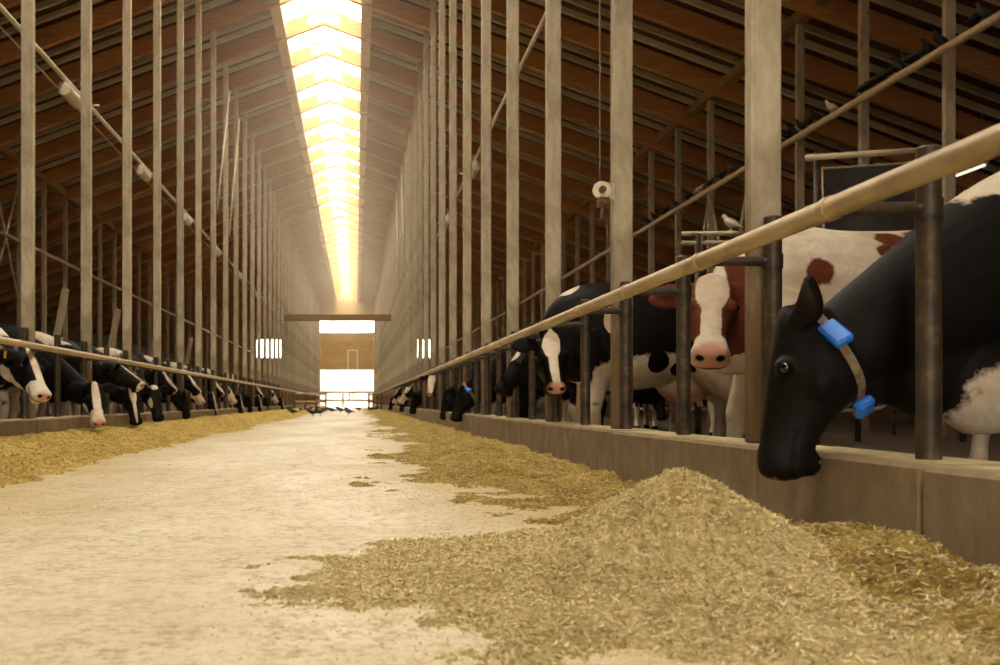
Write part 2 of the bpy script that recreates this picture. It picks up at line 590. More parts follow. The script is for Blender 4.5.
# ------------------------------------------------------------------ the shell
def build_shell():
    y0, y1 = YREAR, YEND
    cin_r, cin_l = 1.58, -3.285     # alley faces of the kerbs
    o = MB().box(cin_l, cin_r, y0, y1, -0.2, 0.0).build('floor', MAT['alley_floor'])
    struct(o, 'pale dusty concrete feed alley between the two rows of cows', 'floor')
    o = MB().box(cin_r, EAVE_R, y0, y1, -0.22, -0.005).build('floor_stalls_right', MAT['stall_floor'])
    struct(o, 'dark dirty stall floor behind the right kerb', 'floor')
    o = MB().box(EAVE_L, cin_l, y0, y1, -0.22, -0.005).build('floor_stalls_left', MAT['stall_floor'])
    struct(o, 'dark dirty stall floor behind the left kerb', 'floor')
    # kerbs cast in lengths with open joints
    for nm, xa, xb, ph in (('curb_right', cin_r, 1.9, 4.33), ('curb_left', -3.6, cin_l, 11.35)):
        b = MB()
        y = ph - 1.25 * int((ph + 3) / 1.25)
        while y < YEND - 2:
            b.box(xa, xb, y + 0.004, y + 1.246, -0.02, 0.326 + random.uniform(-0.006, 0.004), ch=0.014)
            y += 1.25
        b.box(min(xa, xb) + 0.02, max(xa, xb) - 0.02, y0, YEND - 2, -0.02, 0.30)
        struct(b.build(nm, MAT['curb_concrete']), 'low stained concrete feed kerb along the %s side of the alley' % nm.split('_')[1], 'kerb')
    # side walls
    for nm, xa, xb in (('wall_right', EAVE_R, EAVE_R + 0.15), ('wall_left', EAVE_L - 0.15, EAVE_L)):
        b = MB()
        zt = roof_z(xa if xa > 0 else xb) + 0.55
        b.box(xa, xb, y0, y1, -0.2, zt)
        sx = xa - 0.012 if xa > 0 else xb + 0.012
        yy = y0
        while yy < 60:
            b.box(min(sx, sx + (0.03 if xa > 0 else -0.03)), max(sx, sx + (0.03 if xa > 0 else -0.03)), yy, yy + 0.17, 0, zt - 0.1)
            yy += 0.19
        struct(b.build(nm, MAT['wall_board']), 'dark boarded side wall of the barn', 'wall')
    # end walls with the door opening; each built of slabs around its holes
    DL, DR, DT = -3.42, 1.70, CAMZ + 7.75

    def gable(nm, y, holes_top, thick, matname, wins):
        b = MB()
        for xa, xb in ((EAVE_L, DL), (DR, EAVE_R)):
            side = [w for w in wins if xa < w[0] < xb]
            cuts = [xa]
            for w in side:
                cuts += [w[0], w[1]]
            cuts.append(xb)
            for i in range(len(cuts) - 1):
                p, q = cuts[i], cuts[i + 1]
                segs = [(-0.1, None)] if i % 2 == 0 else [(-0.1, side[i // 2][2]), (side[i // 2][3], None)]
                for z0, z1 in segs:
                    tp, tq = (roof_z(p) + 0.45, roof_z(q) + 0.45) if z1 is None else (z1, z1)
                    V = [(p, y, z0), (q, y, z0), (q, y, tq), (p, y, tp)]
                    V += [(a, y + thick, c) for a, _, c in V]
                    b.add(V, [(0, 1, 2, 3), (7, 6, 5, 4), (0, 4, 5, 1), (1, 5, 6, 2), (2, 6, 7, 3), (3, 7, 4, 0)])
        V = [(DL, y, holes_top), (DR, y, holes_top), (DR, y, roof_z(DR) + 0.45), (XC, y, RIDGE + 0.45), (DL, y, roof_z(DL) + 0.45)]
        V += [(a, y + thick, c) for a, _, c in V]
        b.add(V, [(0, 1, 2, 3, 4), (9, 8, 7, 6, 5), (0, 5, 6, 1), (1, 6, 7, 2), (2, 7, 8, 3), (3, 8, 9, 4), (4, 9, 5, 0)])
        # horizontal weatherboards on the inside face of the gable triangle
        if nm == 'wall_end':
            z = holes_top + 0.02
            while z < RIDGE + 0.2:
                hw = min(2.5, (RIDGE + 0.4 - z) / SLOPE)
                b.box(XC - hw, XC + hw, y - 0.03, y + 0.01, z, z + 0.2)
                z += 0.22
        return b.build(nm, MAT[matname])

    WINS = [(-9.6, -7.15, CAMZ + 4.2, CAMZ + 6.05), (5.55, 7.15, CAMZ + 4.2, CAMZ + 6.05)]
    struct(gable('wall_end', YEND, DT, 0.2, 'gable_board', WINS), 'far gable wall with the tall doorway', 'wall')
    struct(gable('wall_rear', YREAR - 0.2, CAMZ + 4.6, 0.2, 'gable_board', []), 'rear gable wall behind the viewer', 'wall')
    for i, w in enumerate(WINS):
        b = MB()
        for a in (w[0], w[1]):
            b.box(a - 0.06, a + 0.06, YEND - 0.05, YEND + 0.25, w[2] - 0.06, w[3] + 0.06)
        for a in (w[2], w[3]):
            b.box(w[0], w[1], YEND - 0.05, YEND + 0.25, a - 0.06, a + 0.06)
        o = b.build('window_%d' % (i + 1), MAT['gable_board'])
        struct(o, 'bright window in the far gable, seen between the tall posts', 'window')
        MB().box(w[0] + 0.06, w[1] - 0.06, YEND + 0.09, YEND + 0.1, w[2] + 0.06, w[3] - 0.06).build('pane', MAT['skylight_sheet'], o)
    # half raised sectional door
    d = empty('door_1', (XC, YEND + 0.26, CAMZ + 3.1))
    struct(d, 'tan sectional door raised halfway over the bright far doorway', 'door')
    zb = CAMZ + 3.1
    hs = [0.62, 0.62, 0.62, 0.62, 0.62, 0.5]
    z = 0.0
    for h in hs:
        b = MB().box(DL - XC, DR - XC, -0.04, 0.04, z - 0.01, z + h, ch=0.004)
        b.box(DL - XC, DR - XC, -0.06, 0.0, z + h * 0.45, z + h * 0.55, ch=0.01)
        b.build('door_panel', MAT['gable_board'], d)
        z += h
    b = MB()  # light leaking round the wicket door, built as white strips
    for xa, xb, za, zz in ((-0.52, -0.42, 0.0, 1.82), (0.38, 0.48, 0.0, 1.82), (-0.52, 0.48, 1.82, 1.92)):
        b.box(xa + 0.55 - 0.0, xb + 0.55, -0.1, -0.05, za, zz)
    o = b.build('wicket_light_leak', MAT['white_plastic'], d)
    o['label'] = 'white strips standing in for light leaking round the small wicket door'
    # lintel portal far down the alley
    YB = 53.5
    b = MB().beam((XL - 0.1, YB, CAMZ + 4.1), (XR + 0.1, YB, CAMZ + 4.1), 0.2, 0.32, ch=0.01)
    struct(b.build('cross_beam', MAT['beam_wood']), 'brown cross beam spanning the alley far away', 'beam')

    # roof sheeting, per side
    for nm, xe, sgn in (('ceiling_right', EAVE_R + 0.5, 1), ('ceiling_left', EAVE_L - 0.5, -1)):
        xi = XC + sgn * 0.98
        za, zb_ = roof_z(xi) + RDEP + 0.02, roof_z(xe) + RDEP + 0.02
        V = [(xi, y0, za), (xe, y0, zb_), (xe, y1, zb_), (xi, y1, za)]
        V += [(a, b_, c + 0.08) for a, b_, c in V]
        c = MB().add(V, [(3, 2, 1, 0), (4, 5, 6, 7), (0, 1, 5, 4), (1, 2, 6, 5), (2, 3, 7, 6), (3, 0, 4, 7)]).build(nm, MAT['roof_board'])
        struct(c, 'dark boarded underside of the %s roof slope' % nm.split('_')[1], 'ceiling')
        # light battens parallel to the rafters, three in each bay
        proto = MB().beam((xi + sgn * 0.02, 0, roof_z(xi) + RDEP - 0.045), (xe, 0, roof_z(xe) + RDEP - 0.045), 0.07, 0.13).build('roof_batten', MAT['batten_wood'], c)
        n = 0
        rest = MB()
        for bay in range(-6, 42):
            for fr in (0.27, 0.52, 0.77):
                yy = YROOF + (bay + fr) * BAY
                if not y0 < yy < y1:
                    continue
                if bay >= 1 and n < 100:
                    ob = proto if n == 0 else proto.copy()
                    if n:
                        COL.objects.link(ob)
                        ob.parent = c
                    ob.location = (0, yy, 0)
                    n += 1
                else:
                    rest.beam((xi + sgn * 0.02, yy, roof_z(xi) + RDEP - 0.045), (xe, yy, roof_z(xe) + RDEP - 0.045), 0.07, 0.13)
        r = rest.build('roof_battens', MAT['batten_wood'], c)
        r['kind'] = 'stuff'
    # rafters: one bent frame per bay
    b = MB()
    for s in (-1, 1):
        xe = (EAVE_R if s > 0 else EAVE_L)
        V = []
        for yy in (-0.08, 0.08):
            V += [(XC, yy, RIDGE), (xe, yy, roof_z(xe)), (xe, yy, roof_z(xe) + RDEP), (XC, yy, RIDGE + RDEP)]
        b.add(V, [(0, 1, 2, 3)[::s], (4, 5, 6, 7)[::-s], (0, 4, 5, 1)[::s], (1, 5, 6, 2)[::s], (2, 6, 7, 3)[::s]])
    raf = b.build('roof_beam', MAT['rafter_wood'])
    gp = MB()
    for yy in (-0.095, 0.085):
        for s in (-1, 1):
            V = [(XC, yy, RIDGE + 0.07), (XC + s * 0.42, yy, RIDGE + 0.07 - 0.42 * SLOPE), (XC + s * 0.42, yy, RIDGE + 0.35 - 0.42 * SLOPE), (XC, yy, RIDGE + 0.35)]
            V += [(a, q + 0.01, c) for a, q, c in V]
            gp.add(V, [(0, 1, 2, 3), (7, 6, 5, 4), (0, 4, 5, 1), (1, 5, 6, 2), (2, 6, 7, 3)])
            for bx in (0.1, 0.22, 0.34):
                for bz in (0.13, 0.27):
                    gp.ball((XC + s * bx, yy + 0.005, RIDGE + bz - bx * SLOPE), (0.02, 0.025, 0.02), 8)
    g = gp.build('gusset_plate', MAT['galvanised'], raf)
    struct(raf, 'brown glued timber rafter bent over the ridge', 'rafter')
    raf['group'] = 'rafters under the roof'
    raf.location = (0, YROOF + BAY, 0)
    for k in range(-6, 42):
        yy = YROOF + k * BAY
        if k == 1 or not (YREAR + 0.2 < yy < YEND - 0.3):
            continue
        o = dup(raf)
        o.location = (0, yy, 0)
    # long purlin beams over the four post rows
    for nm, x in (('left', XLI), ('right', XRI)):
        zz = roof_z(x) + 0.17
        b = MB().box(x - 0.11, x + 0.11, y0 + 0.3, y1, zz, zz + 0.2)
        struct(b.build('longitudinal_beam', MAT['purlin_wood']), 'timber beam running between the rafters over the %s inner posts' % nm, 'beam')
    # skylight kerb boards and glazing along the ridge
    w = empty('window_3', (XC, 0, RIDGE))
    struct(w, 'long glazed ridge skylight, glaring white, over the alley', 'skylight')
    for s in (-1, 1):
        xa = XC + s * 0.98
        za = roof_z(xa) - RIDGE
        b = MB().box(min(s * 0.98, s * 1.04), max(s * 0.98, s * 1.04), y0, y1, za + 0.02, za + 1.0)
        b.build('skylight_board', MAT['skylight_wood'], w)
        MB().box(min(s * 0.98, s * 1.24), max(s * 0.98, s * 1.24), y0, y1, za + 0.0, za + 0.06).build('skylight_plank', MAT['skylight_wood'], w)
        V = [(s * 1.05, y0, za + 0.98), (0, y0, za + 1.35), (0, y1, za + 1.35), (s * 1.05, y1, za + 0.98)]
        b = MB().add(V, [(0, 1, 2, 3)])
        b.build('glazing_sheet', MAT['skylight_sheet'], w)
    b = MB()
    for k in range(-6, 42):
        yy = YROOF + (k + 0.5) * BAY
        if not (YREAR < yy < YEND):
            continue
        for s in (-1, 1):
            b.beam((s * 0.98, yy, -0.36 + 1.22 - 0.28), (0, yy, 0.6 + 0.29), 0.05, 0.06)
    # small closed bars under the sheets
    b.build('glazing_bar', MAT['skylight_wood'], w)
    # sunlit dust hanging under the skylight between the post rows
    xa, xb, ya, yb, zb = XL + 0.12, XR - 0.12, 18.0, 80.0, 4.8
    prof = [(xa, zb), (xb, zb), (xb, roof_z(xb) - 0.05), (XC, RIDGE - 0.05), (xa, roof_z(xa) - 0.05)]
    V = [(x, ya, z) for x, z in prof] + [(x, yb, z) for x, z in prof]
    o = MB().add(V, [(0, 1, 2, 3, 4), (9, 8, 7, 6, 5), (0, 5, 6, 1), (1, 6, 7, 2), (2, 7, 8, 3), (3, 8, 9, 4), (4, 9, 5, 0)]).build('dust_haze', MAT['dust_haze'])
    tag(o, 'pale dusty haze glowing under the ridge skylight down the alley', 'haze', None, 'stuff')
    # outside
    o = MB().box(-60, 60, YEND + 0.3, YEND + 120, -0.3, -0.02).build('ground_outside', MAT['outside_ground'])
    struct(o, 'bright yard beyond the far doorway', 'ground')
    b = MB().box(-30, 28, YEND + 42, YEND + 44, -0.1, 6.4)  # wall put in to dim the sky behind the end gate
    for k in range(290):
        b.box(-30 + k * 0.2, -30 + k * 0.2 + 0.18, YEND + 41.96, YEND + 42, 0, 6.4)
    struct(b.build('added_yard_wall', MAT['added_wall_board']), 'added grey wall across the yard, dimming the sky in the far doorway', 'wall')
    o = MB().box(-60, 60, YREAR - 80, YREAR - 0.3, -0.3, -0.02).build('ground_behind', MAT['outside_ground'])
    struct(o, None, 'ground')


# ------------------------------------------------------------------ posts, fences, pipes
def build_posts():
    for side, x, y0, inner in (('right', XR, YR0, 0), ('left', XL, YL0, 0), ('right', XRI, 19.9 - 5.0, 1), ('left', XLI, 34.3 - 2.5, 1)):
        w, d = (0.13, 0.085) if not inner else (0.14, 0.10)
        zb = 0.326 if not inner else 0.0
        top = roof_z(x) + (0.165 if inner else 0.29 if side == 'right' else -0.03)
        b = MB().box(-w / 2, w / 2, -d / 2, d / 2, 0, top - zb, ch=0.007)
        proto = None
        n = 0
        y = y0 - (BAY if not inner else 0)
        idx = -1 if not inner else 0
        while y < (YEND - 1.5 if not inner else 80):
            if proto is None:
                o = proto = b.build('timber_post', MAT['post_timber'])
            else:
                o = proto.copy()
                COL.objects.link(o)
            o.location = (x, y, zb)
            row = 'tall pale timber post' if not inner else 'slim timber post'
            if not inner:
                grp = 'tall posts of the %s feed fence' % side
                if idx < 0:
                    lab = 'tall pale timber post on the %s kerb just outside the view' % side
                elif idx == 0:
                    lab = 'tall pale timber post closest to the viewer in the row on the %s kerb' % side
                elif idx < 16:
                    lab = '%s tall pale timber post from the viewer along the %s kerb' % (ordinal(idx), side)
                else:
                    lab = 'one of the far crowded tall posts on the %s kerb, merging into a wall' % side
            else:
                grp = 'slim posts deep in the %s stalls' % side
                if idx < 14:
                    lab = '%s slim timber post from the viewer in the row deep in the %s stalls' % (ordinal(idx), side)
                else:
                    lab = 'one of the dim far slim posts deep in the %s stalls' % side
            tag(o, lab, 'post', grp)
            y += BAY
            idx += 1
    # diagonal braces in the post rows
    def brace(pts, lab, grp, mat='galvanised', r=0.03):
        b = MB().tube(pts, r, 8)
        tag(b.build('diagonal_brace', MAT[mat], None, True), lab, 'brace', grp)
    def post_y(y0, n):
        return y0 + BAY * n
    for k, (n0, z0, z1) in enumerate(((6, 4.6, 8.2), (7, 4.4, 8.1))):
        ya, yb = post_y(YL0, n0), post_y(YL0, n0 + 1)
        brace([(XL + 0.09, ya, CAMZ + z0), (XL + 0.09, yb, CAMZ + z1)], '%s thin pale brace rising between two posts of the left fence' % ('first' if k == 0 else 'second'), 'braces of the left fence')
    for k, n0 in enumerate((13, 15)):
        ya, yb = post_y(YR0, n0), post_y(YR0, n0 + 1)
        brace([(XR - 0.09, ya, CAMZ + 4.6), (XR - 0.09, yb, CAMZ + 8.2)], '%s thin pale brace rising between two posts of the right fence' % ('first' if k == 0 else 'second'), 'braces of the right fence')
    k = 0
    for pa, pb, za, zb in ((4, 3, 0.9, 4.6), (4, 5, 0.9, 4.9), (3, 4, 0.9, 4.7), (3, 2, 2.2, 5.4)):
        ya, yb = 19.9 - 5 + BAY * pa, 19.9 - 5 + BAY * pb
        ya, yb = ya, ya + (yb - ya) * 0.9
        brace([(XRI, yb, za), (XRI, ya, CAMZ + zb)], '%s thin slanting brace by the slim posts deep in the right stalls' % ordinal(k), 'braces deep in the right stalls', 'batten_wood', 0.035)
        k += 1
    for k, (a, c) in enumerate(((0, 1), (1, 0))):
        ya, yb = 29.4, 31.7
        y_, z_ = (ya, yb), (CAMZ + 2.9, CAMZ + 6.3)
        brace([(XLI, ya, z_[a]), (XLI, yb, z_[c])], '%s half of the crossed thin braces deep in the left stalls' % ordinal(k), 'braces deep in the left stalls', 'batten_wood', 0.035)


def build_fences():
    PZ = CAMZ + 0.775
    for side, x, xr, rz, ystart, yend, sgn in (('right', XR, 1.44, CAMZ + 0.587, 3.34 - 1.25, 46, -1), ('left', XL, -3.12, CAMZ + 0.543, 10.19 - 1.25, 50, 1)):
        r = 0.034 if side == 'right' else 0.032
        b = MB()
        n = 60
        pts = [(xr, -2.0 + (102.0 - -2.0) * (i / n), rz) for i in range(n + 1)]
        b.tube(pts, r, 16)
        ra = b.build('feed_rail', MAT['rail_paint'], None, True)
        tag(ra, 'long beige neck rail along the %s feed fence' % side, 'rail', 'neck rails over the feed kerbs')
        y = ystart
        if side == 'right':
            jj = MB()
        proto = None
        idx = -1
        while y < yend:
            if proto is None:
                e = proto = empty('fence_post', (x, y, 0.326))
                h = PZ - 0.326
                p = MB().lathe([(0.0, 0.0), (0.037, 0.0), (0.037, h - 0.006), (0.031, h), (0.0, h)], 20).build('upright_pipe', MAT['dark_steel'], e, True, 40)
                zz = rz - 0.326
                xo = xr - x
                st = MB().tube([(-sgn * 0.02, 0, zz), (xo - sgn * -0.0, 0, zz)], 0.021, 12)
                st.build('bracket_arm', MAT['dark_steel'], e, True, 40)
                V = []
                ang = np.arange(18) * 2 * math.pi / 18
                for yy in (-0.022, 0.022):
                    V.append(np.stack([xo + (r + 0.004) * np.cos(ang), np.full(18, yy), zz + (r + 0.004) * np.sin(ang)], 1))
                cl = MB().rings(V)
                cl.build('rail_clamp', MAT['rail_paint'], e, True, 40)
                ng = MB()
                V = []
                for zc in (zz - 0.03, zz + 0.03):
                    V.append(np.stack([0.0415 * np.cos(ang), 0.0415 * np.sin(ang), np.full(18, zc)], 1))
                for bx in (-0.03, 0.03):
                    ng.ball((sgn * 0.036, bx * 0.7, zz), (0.012, 0.012, 0.012), 8)
                ng.rings(V).build('collar_ring', MAT['dark_steel'], e, True, 40)
            else:
                e = dup(proto)
                e.location = (x, y, 0.326)
            if idx < 0:
                lab = 'dark steel fence pipe on the %s kerb just outside the view' % side
            elif idx < 14:
                lab = '%s dark steel fence pipe from the viewer on the %s kerb' % (ordinal(idx), side)
            else:
                lab = 'one of the small far steel fence pipes on the %s kerb' % side
            tag(e, lab, 'fence post', 'steel pipes of the %s feed fence' % side)
            y += 1.25
            idx += 1

    # long overhead pipes
    def long_pipe(x, z, r, lab, mat, y0=0.5, y1=100):
        pts = [(x, y0 + (y1 - y0) * i / 50, z) for i in range(51)]
        tag(MB().tube(pts, r, 12).build('overhead_pipe', MAT[mat], None, True), lab, 'pipe')
    long_pipe(7.60, CAMZ + 4.56, 0.055, 'overhead pipe in the right stalls with a line of perched pigeons', 'batten_wood')
    long_pipe(-9.40, CAMZ + 4.49, 0.05, 'overhead pipe deep in the left stalls, without birds', 'galvanised')
    long_pipe(1.93, CAMZ + 3.93, 0.024, 'thin pale curtain pipe high behind the right tall posts', 'white_plastic', 4)
    long_pipe(-3.63, CAMZ + 4.03, 0.03, 'thin pale curtain pipe high behind the left tall posts', 'white_plastic', 6)
    long_pipe(-3.70, CAMZ + 3.90, 0.010, 'darker thin cable pipe just under the left curtain pipe', 'batten_wood', 6)
    # drums hung on the curtain pipes, each with an arm to a post
    k = 0
    for x, z, ys, side in ((-3.63, CAMZ + 4.03, (14.0, 18.75, 23.5, 28.5, 34.0, 40), 'left'), (1.93, CAMZ + 3.93, (18.0, 23.2), 'right')):
        for i, y in enumerate(ys):
            e = empty('curtain_winder', (x, y, z))
            s = 1 if x < 0 else -1
            b = MB().tube([(0, -0.34, -0.13), (0, -0.335, -0.13), (0, 0.335, -0.13), (0, 0.34, -0.13)], [0.07, 0.085, 0.085, 0.07], 14)
            b.build('drum', MAT['white_plastic'], e, True, 40)
            MB().tube([(0, 0.2, -0.1), (0, 0.2, 0.03)], 0.02, 8).build('hanger', MAT['galvanised'], e, True)
            MB().tube([(0, 0.95, 0.0), (s * 0.14, 0.95, 0.0)], 0.015, 8).build('bracket_arm', MAT['white_plastic'], e, True)
            if i < 4:
                lab = '%s pale drum from the viewer hung under the thin curtain pipe on the %s side' % (ordinal(i), side)
            else:
                lab = 'one of the tiny far drums hung under the thin curtain pipe on the left side'
            tag(e, lab, 'winder', 'drums on the %s curtain pipe' % side)


# ------------------------------------------------------------------ small fittings
def build_fittings():
    # hand winch on the second right post
    e = empty('hand_winch', (XR - 0.150, 7.12, CAMZ + 1.37))
    Mx = Matrix.Rotation(math.radians(90), 4, 'X')
    MB().lathe([(0.0, -0.012), (0.05, -0.014), (0.058, -0.008), (0.058, 0.012), (0.0, 0.014)], 24, 0, Mx).build('wheel', MAT['white_plastic'], e, True, 40)
    MB().lathe([(0.0, -0.03), (0.022, -0.03), (0.022, 0.05), (0.0, 0.05)], 16, 0, Mx).build('hub', MAT['rusty_steel'], e, True, 40)
    b = MB().box(-0.025, 0.05, -0.02, 0.04, -0.115, -0.045, ch=0.006)
    b.tube([(0.0, -0.02, -0.07), (0.03, -0.05, -0.1)], 0.012, 8)
    b.build('gear_housing', MAT['rusty_steel'], e)
    MB().tube([(0.005, 0, -0.11), (0.004, 0.0, -0.2)], 0.015, 10).build('lever', MAT['rusty_steel'], e, True)
    MB().box(0.015, 0.086, 0.0, 0.03, -0.06, 0.05).build('mounting_plate', MAT['galvanised'], e)
    tag(e, 'white wheeled hand winch on the second tall post of the right kerb', 'winch')
    pts = [(XR - 0.158, 7.13, CAMZ + 1.42 + (8.0 - 1.42) * i / 40) for i in range(41)]
    tag(MB().tube(pts, 0.0055, 6).build('winch_rope', MAT['rope_fibre'], None, True), 'thin rope hanging straight down to the hand winch', 'rope')

    # cross rails in the right stalls
    e = empty('stall_gate', (4.15, 14.0, 0))
    for z in (CAMZ + 2.14, CAMZ + 2.02):
        MB().tube([(0, 0, z), (3.7, -0.15, z + 0.03)], 0.03, 10).build('gate_bar', MAT['galvanised'], e, True)
    for z in (0.7, 1.2):
        MB().tube([(0.2, 0, z), (3.7, -0.15, z)], 0.03, 10).build('gate_bar', MAT['dark_steel'], e, True)
    for x in (0.2, 1.0, 2.2, 3.5):
        MB().tube([(x, -0.04 * x, 0), (x, -0.04 * x, CAMZ + 2.14)], 0.04, 10).build('gate_post', MAT['dark_steel'], e, True)
    tag(e, 'high pipe gate standing across the right stalls behind the red cow', 'gate')
    # dark tarpaulin frame
    e = empty('tarp_screen', (4.6, 11.0, 0))
    MB().tube([(-0.1, 0, CAMZ + 2.44), (1.25, 0, CAMZ + 2.53)], 0.032, 10).build('top_pole', MAT['batten_wood'], e, True)
    f = MB()
    f.tube([(0.08, 0, CAMZ + 1.5), (0.06, 0, CAMZ + 2.33), (1.2, 0, CAMZ + 2.41), (1.2, 0, CAMZ + 1.5)], 0.018, 8)
    f.build('frame', MAT['galvanised'], e, True, 40)
    b = MB()
    n = 24
    V, fc = [], []
    for i in range(n + 1):
        for j in range(9):
            u, v_ = i / n, j / 8
            V.append((0.09 + 1.09 * u, 0.03 * math.sin(9 * u) * v_, CAMZ + 2.32 + 0.08 * u - 1.0 * v_))
    V2 = [(a, q + 0.012, c) for a, q, c in V]
    for i in range(n):
        for j in range(8):
            a = i * 9 + j
            fc.append((a, a + 1, a + 10, a + 9))
            fc.append((a + 9 + len(V), a + 10 + len(V), a + 1 + len(V), a + len(V)))
    b.add(V + V2, fc)
    b.build('tarp', MAT['dark_tarp'], e, True)
    for x in (0.02, 1.24):
        MB().tube([(x, 0.03, 0), (x, 0.03, CAMZ + 2.5)], 0.03, 10).build('support_pole', MAT['dark_steel'], e, True)
    tag(e, 'dark tarpaulin screen on a pipe frame behind the near black cow', 'screen')
    # tube lamp near the right eave
    e = empty('tube_lamp', (11.95, 21.4, CAMZ + 4.5))
    MB().tube([(0, -0.5, 0), (0, 0.5, 0)], 0.022, 10).build('lamp_tube', MAT['lamp_glow'], e, True)
    MB().box(-0.05, 0.05, -0.55, 0.55, 0.03, 0.09, ch=0.01).build('lamp_housing', MAT['white_plastic'], e)
    for y in (-0.4, 0.4):
        MB().tube([(0, y, 0.09), (0, y, roof_z(11.95) - CAMZ - 4.5 + RDEP)], 0.008, 6).build('hanging_rod', MAT['galvanised'], e, True)
    tag(e, 'slim lit tube lamp hanging near the right eave', 'lamp')
    # leaning boards in the left stalls
    for i, y in enumerate((19.6, 23.9, 28.7, 34.5)):
        b = MB().beam((-5.75, y + 0.4, 0.0), (-5.15, y - 0.1, 2.5), 0.13, 0.05, ch=0.008, up=(0, 1, 0))
        tag(b.build('leaning_board', MAT['grey_board']), '%s leaning pale board from the viewer in the left stalls' % ordinal(i), 'board', 'leaning boards in the left stalls')
    # stall partitions: bent pipes, dim behind the cows
    proto = None
    for side, xx, s, ys in (('right', 6.6, 1, (9.3, 10.55, 11.8, 16.8, 18.05, 19.3, 20.55, 23, 25.5)), ('left', -7.3, -1, (17, 18.25, 19.5, 20.75, 22, 24.5, 27, 29.5))):
        for i, y in enumerate(ys):
            if proto is None:
                o = empty('stall_divider', (xx, y, 0))
                pts = [(0, 0, 0.35), (0.05, 0, 0.32), (1.4, 0, 0.4), (1.6, 0, 0.55), (1.62, 0, 0.9), (1.5, 0, 1.1), (0.1, 0, 1.25), (-0.05, 0, 1.2), (-0.05, 0, 0.9)]
                MB().tube(pts, 0.028, 10).build('bent_pipe', MAT['galvanised'], o, True)
                MB().tube([(1.62, 0, -0.02), (1.62, 0, 1.9)], 0.035, 10).build('upright', MAT['dark_steel'], o, True)
                proto = o
            else:
                o = dup(proto)
                o.location = (xx, y, 0)
            o.rotation_euler = (0, 0, 0 if s > 0 else math.pi)
            tag(o, '%s bent pipe stall divider from the viewer in the dim %s stalls' % (ordinal(i), side), 'stall divider', 'stall dividers')
    # gate across the far doorway
    YG = 101.0
    e = empty('end_gate', (XC, YG, 0))
    for z in (CAMZ + 0.90, CAMZ + 0.15):
        MB().tube([(-2.95, 0, z), (2.45, 0, z)], 0.085, 8).build('gate_bar', MAT['galvanised'], e, True)
    for x in (-2.95, -0.35, 0.25, 0.55, 2.45):
        MB().tube([(x, 0, 0.0 if x in (-2.95, 2.45, -0.35) else CAMZ + 0.15), (x, 0, CAMZ + 0.9)], 0.08 if x not in (0.25, 0.55) else 0.04, 8).build('gate_upright', MAT['galvanised'], e, True)
    tag(e, 'low pipe gate across the bright far doorway', 'gate')
    # folded side hurdles near the portal on the left and right
    for lab, xa, xb, y in (('low rusty rail hurdle beside the left kerb far down the alley', -3.25, -1.7, 58.0), ('low rusty rail hurdle beside the right kerb far down the alley', 0.75, 1.55, 64.0)):
        e = empty('hurdle', (xa, y, 0))
        w = xb - xa
        for z in (0.52, 0.95):
            MB().tube([(0, 0, z), (w, 4.0, z)], 0.05, 8).build('hurdle_bar', MAT['rail_paint'], e, True)
        for k in range(4):
            MB().tube([(w * k / 3, 4.0 * k / 3, 0), (w * k / 3, 4.0 * k / 3, 1.0)], 0.05, 8).build('hurdle_post', MAT['rusty_steel'], e, True)
        tag(e, lab, 'hurdle')


# ------------------------------------------------------------------ feed
def tufts(x, y, amp, seed):
    """Clumps a few centimetres across: rounded tops with sharp gaps between them."""
    wx, wy = x + 0.02 * fbm(x, y, 14, 2, seed + 7), y + 0.02 * fbm(x, y, 14, 2, seed + 9)
    a = 1 - 2 * np.abs(vnoise(wx * 19, wy * 19, seed) - 0.5)
    b = 1 - 2 * np.abs(vnoise(wx * 43, wy * 43, seed + 1) - 0.5)
    c = 1 - 2 * np.abs(vnoise(wx * 95, wy * 95, seed + 2) - 0.5)
    m = np.clip(vnoise(x * 3.1, y * 3.1, seed + 3) * 1.6, 0.35, 1.3)
    return -amp * m * ((1 - a) ** 1.0 * 0.55 + a * 0.0 + np.maximum(a - 0.75, 0) * 2.0 + np.maximum(b - 0.6, 0) * 1.1 + np.maximum(c - 0.6, 0) * 0.6) + amp * 0.5


def h_pile(x, y):
    r = np.sqrt((x - 0.95) ** 2 + ((y - 3.22) * 0.92) ** 2)
    r = r * (1 + 0.35 * fbm(x, y, 1.7, 3, 5))
    cone = 0.345 - 0.64 * np.sqrt(r * r + 0.004)
    skirt = 0.085 * (1 - r / 0.98)
    k = 0.05
    d = np.clip(0.5 + 0.5 * (cone - skirt) / k, 0, 1)
    h = skirt * (1 - d) + cone * d + k * d * (1 - d)
    return h + 0.045 * fbm(x, y, 6, 3, 21) + tufts(x, y, 0.030, 31)


def h_right(x, y):
    edge = 1.0 - np.clip((1.62 - x) / (0.42 + 0.28 * np.clip((y - 2.6) / 1.2, 0, 1) + 0.55 * vnoise(y * 0.45, y * 0 + 3.1, 8) * np.clip((y - 2.2) / 1.0, 0.15, 1) + 0.42 * np.clip((y - 4.0) / 2.0, 0, 1) + 0.25 * np.exp(-((y - 6.2) / 2.2) ** 2)), 0, 1.6)
    near = np.clip((5.2 - y) / 1.6, 0, 1)
    base = edge * (0.085 + 0.06 * near)
    clump = 0.065 * fbm(x, y, 1.3, 3, 40) + 0.085 * fbm(x, y, 5, 3, 45) + tufts(x, y, 0.034, 50)
    mound = 0.10 * np.exp(-(((x - 0.95) / 0.3) ** 2 + ((y - 7.1) / 0.55) ** 2)) + 0.07 * np.exp(-(((x - 1.05) / 0.35) ** 2 + ((y - 10.0) / 0.9) ** 2))
    return np.minimum(base + clump + mound - 0.035, 0.30)


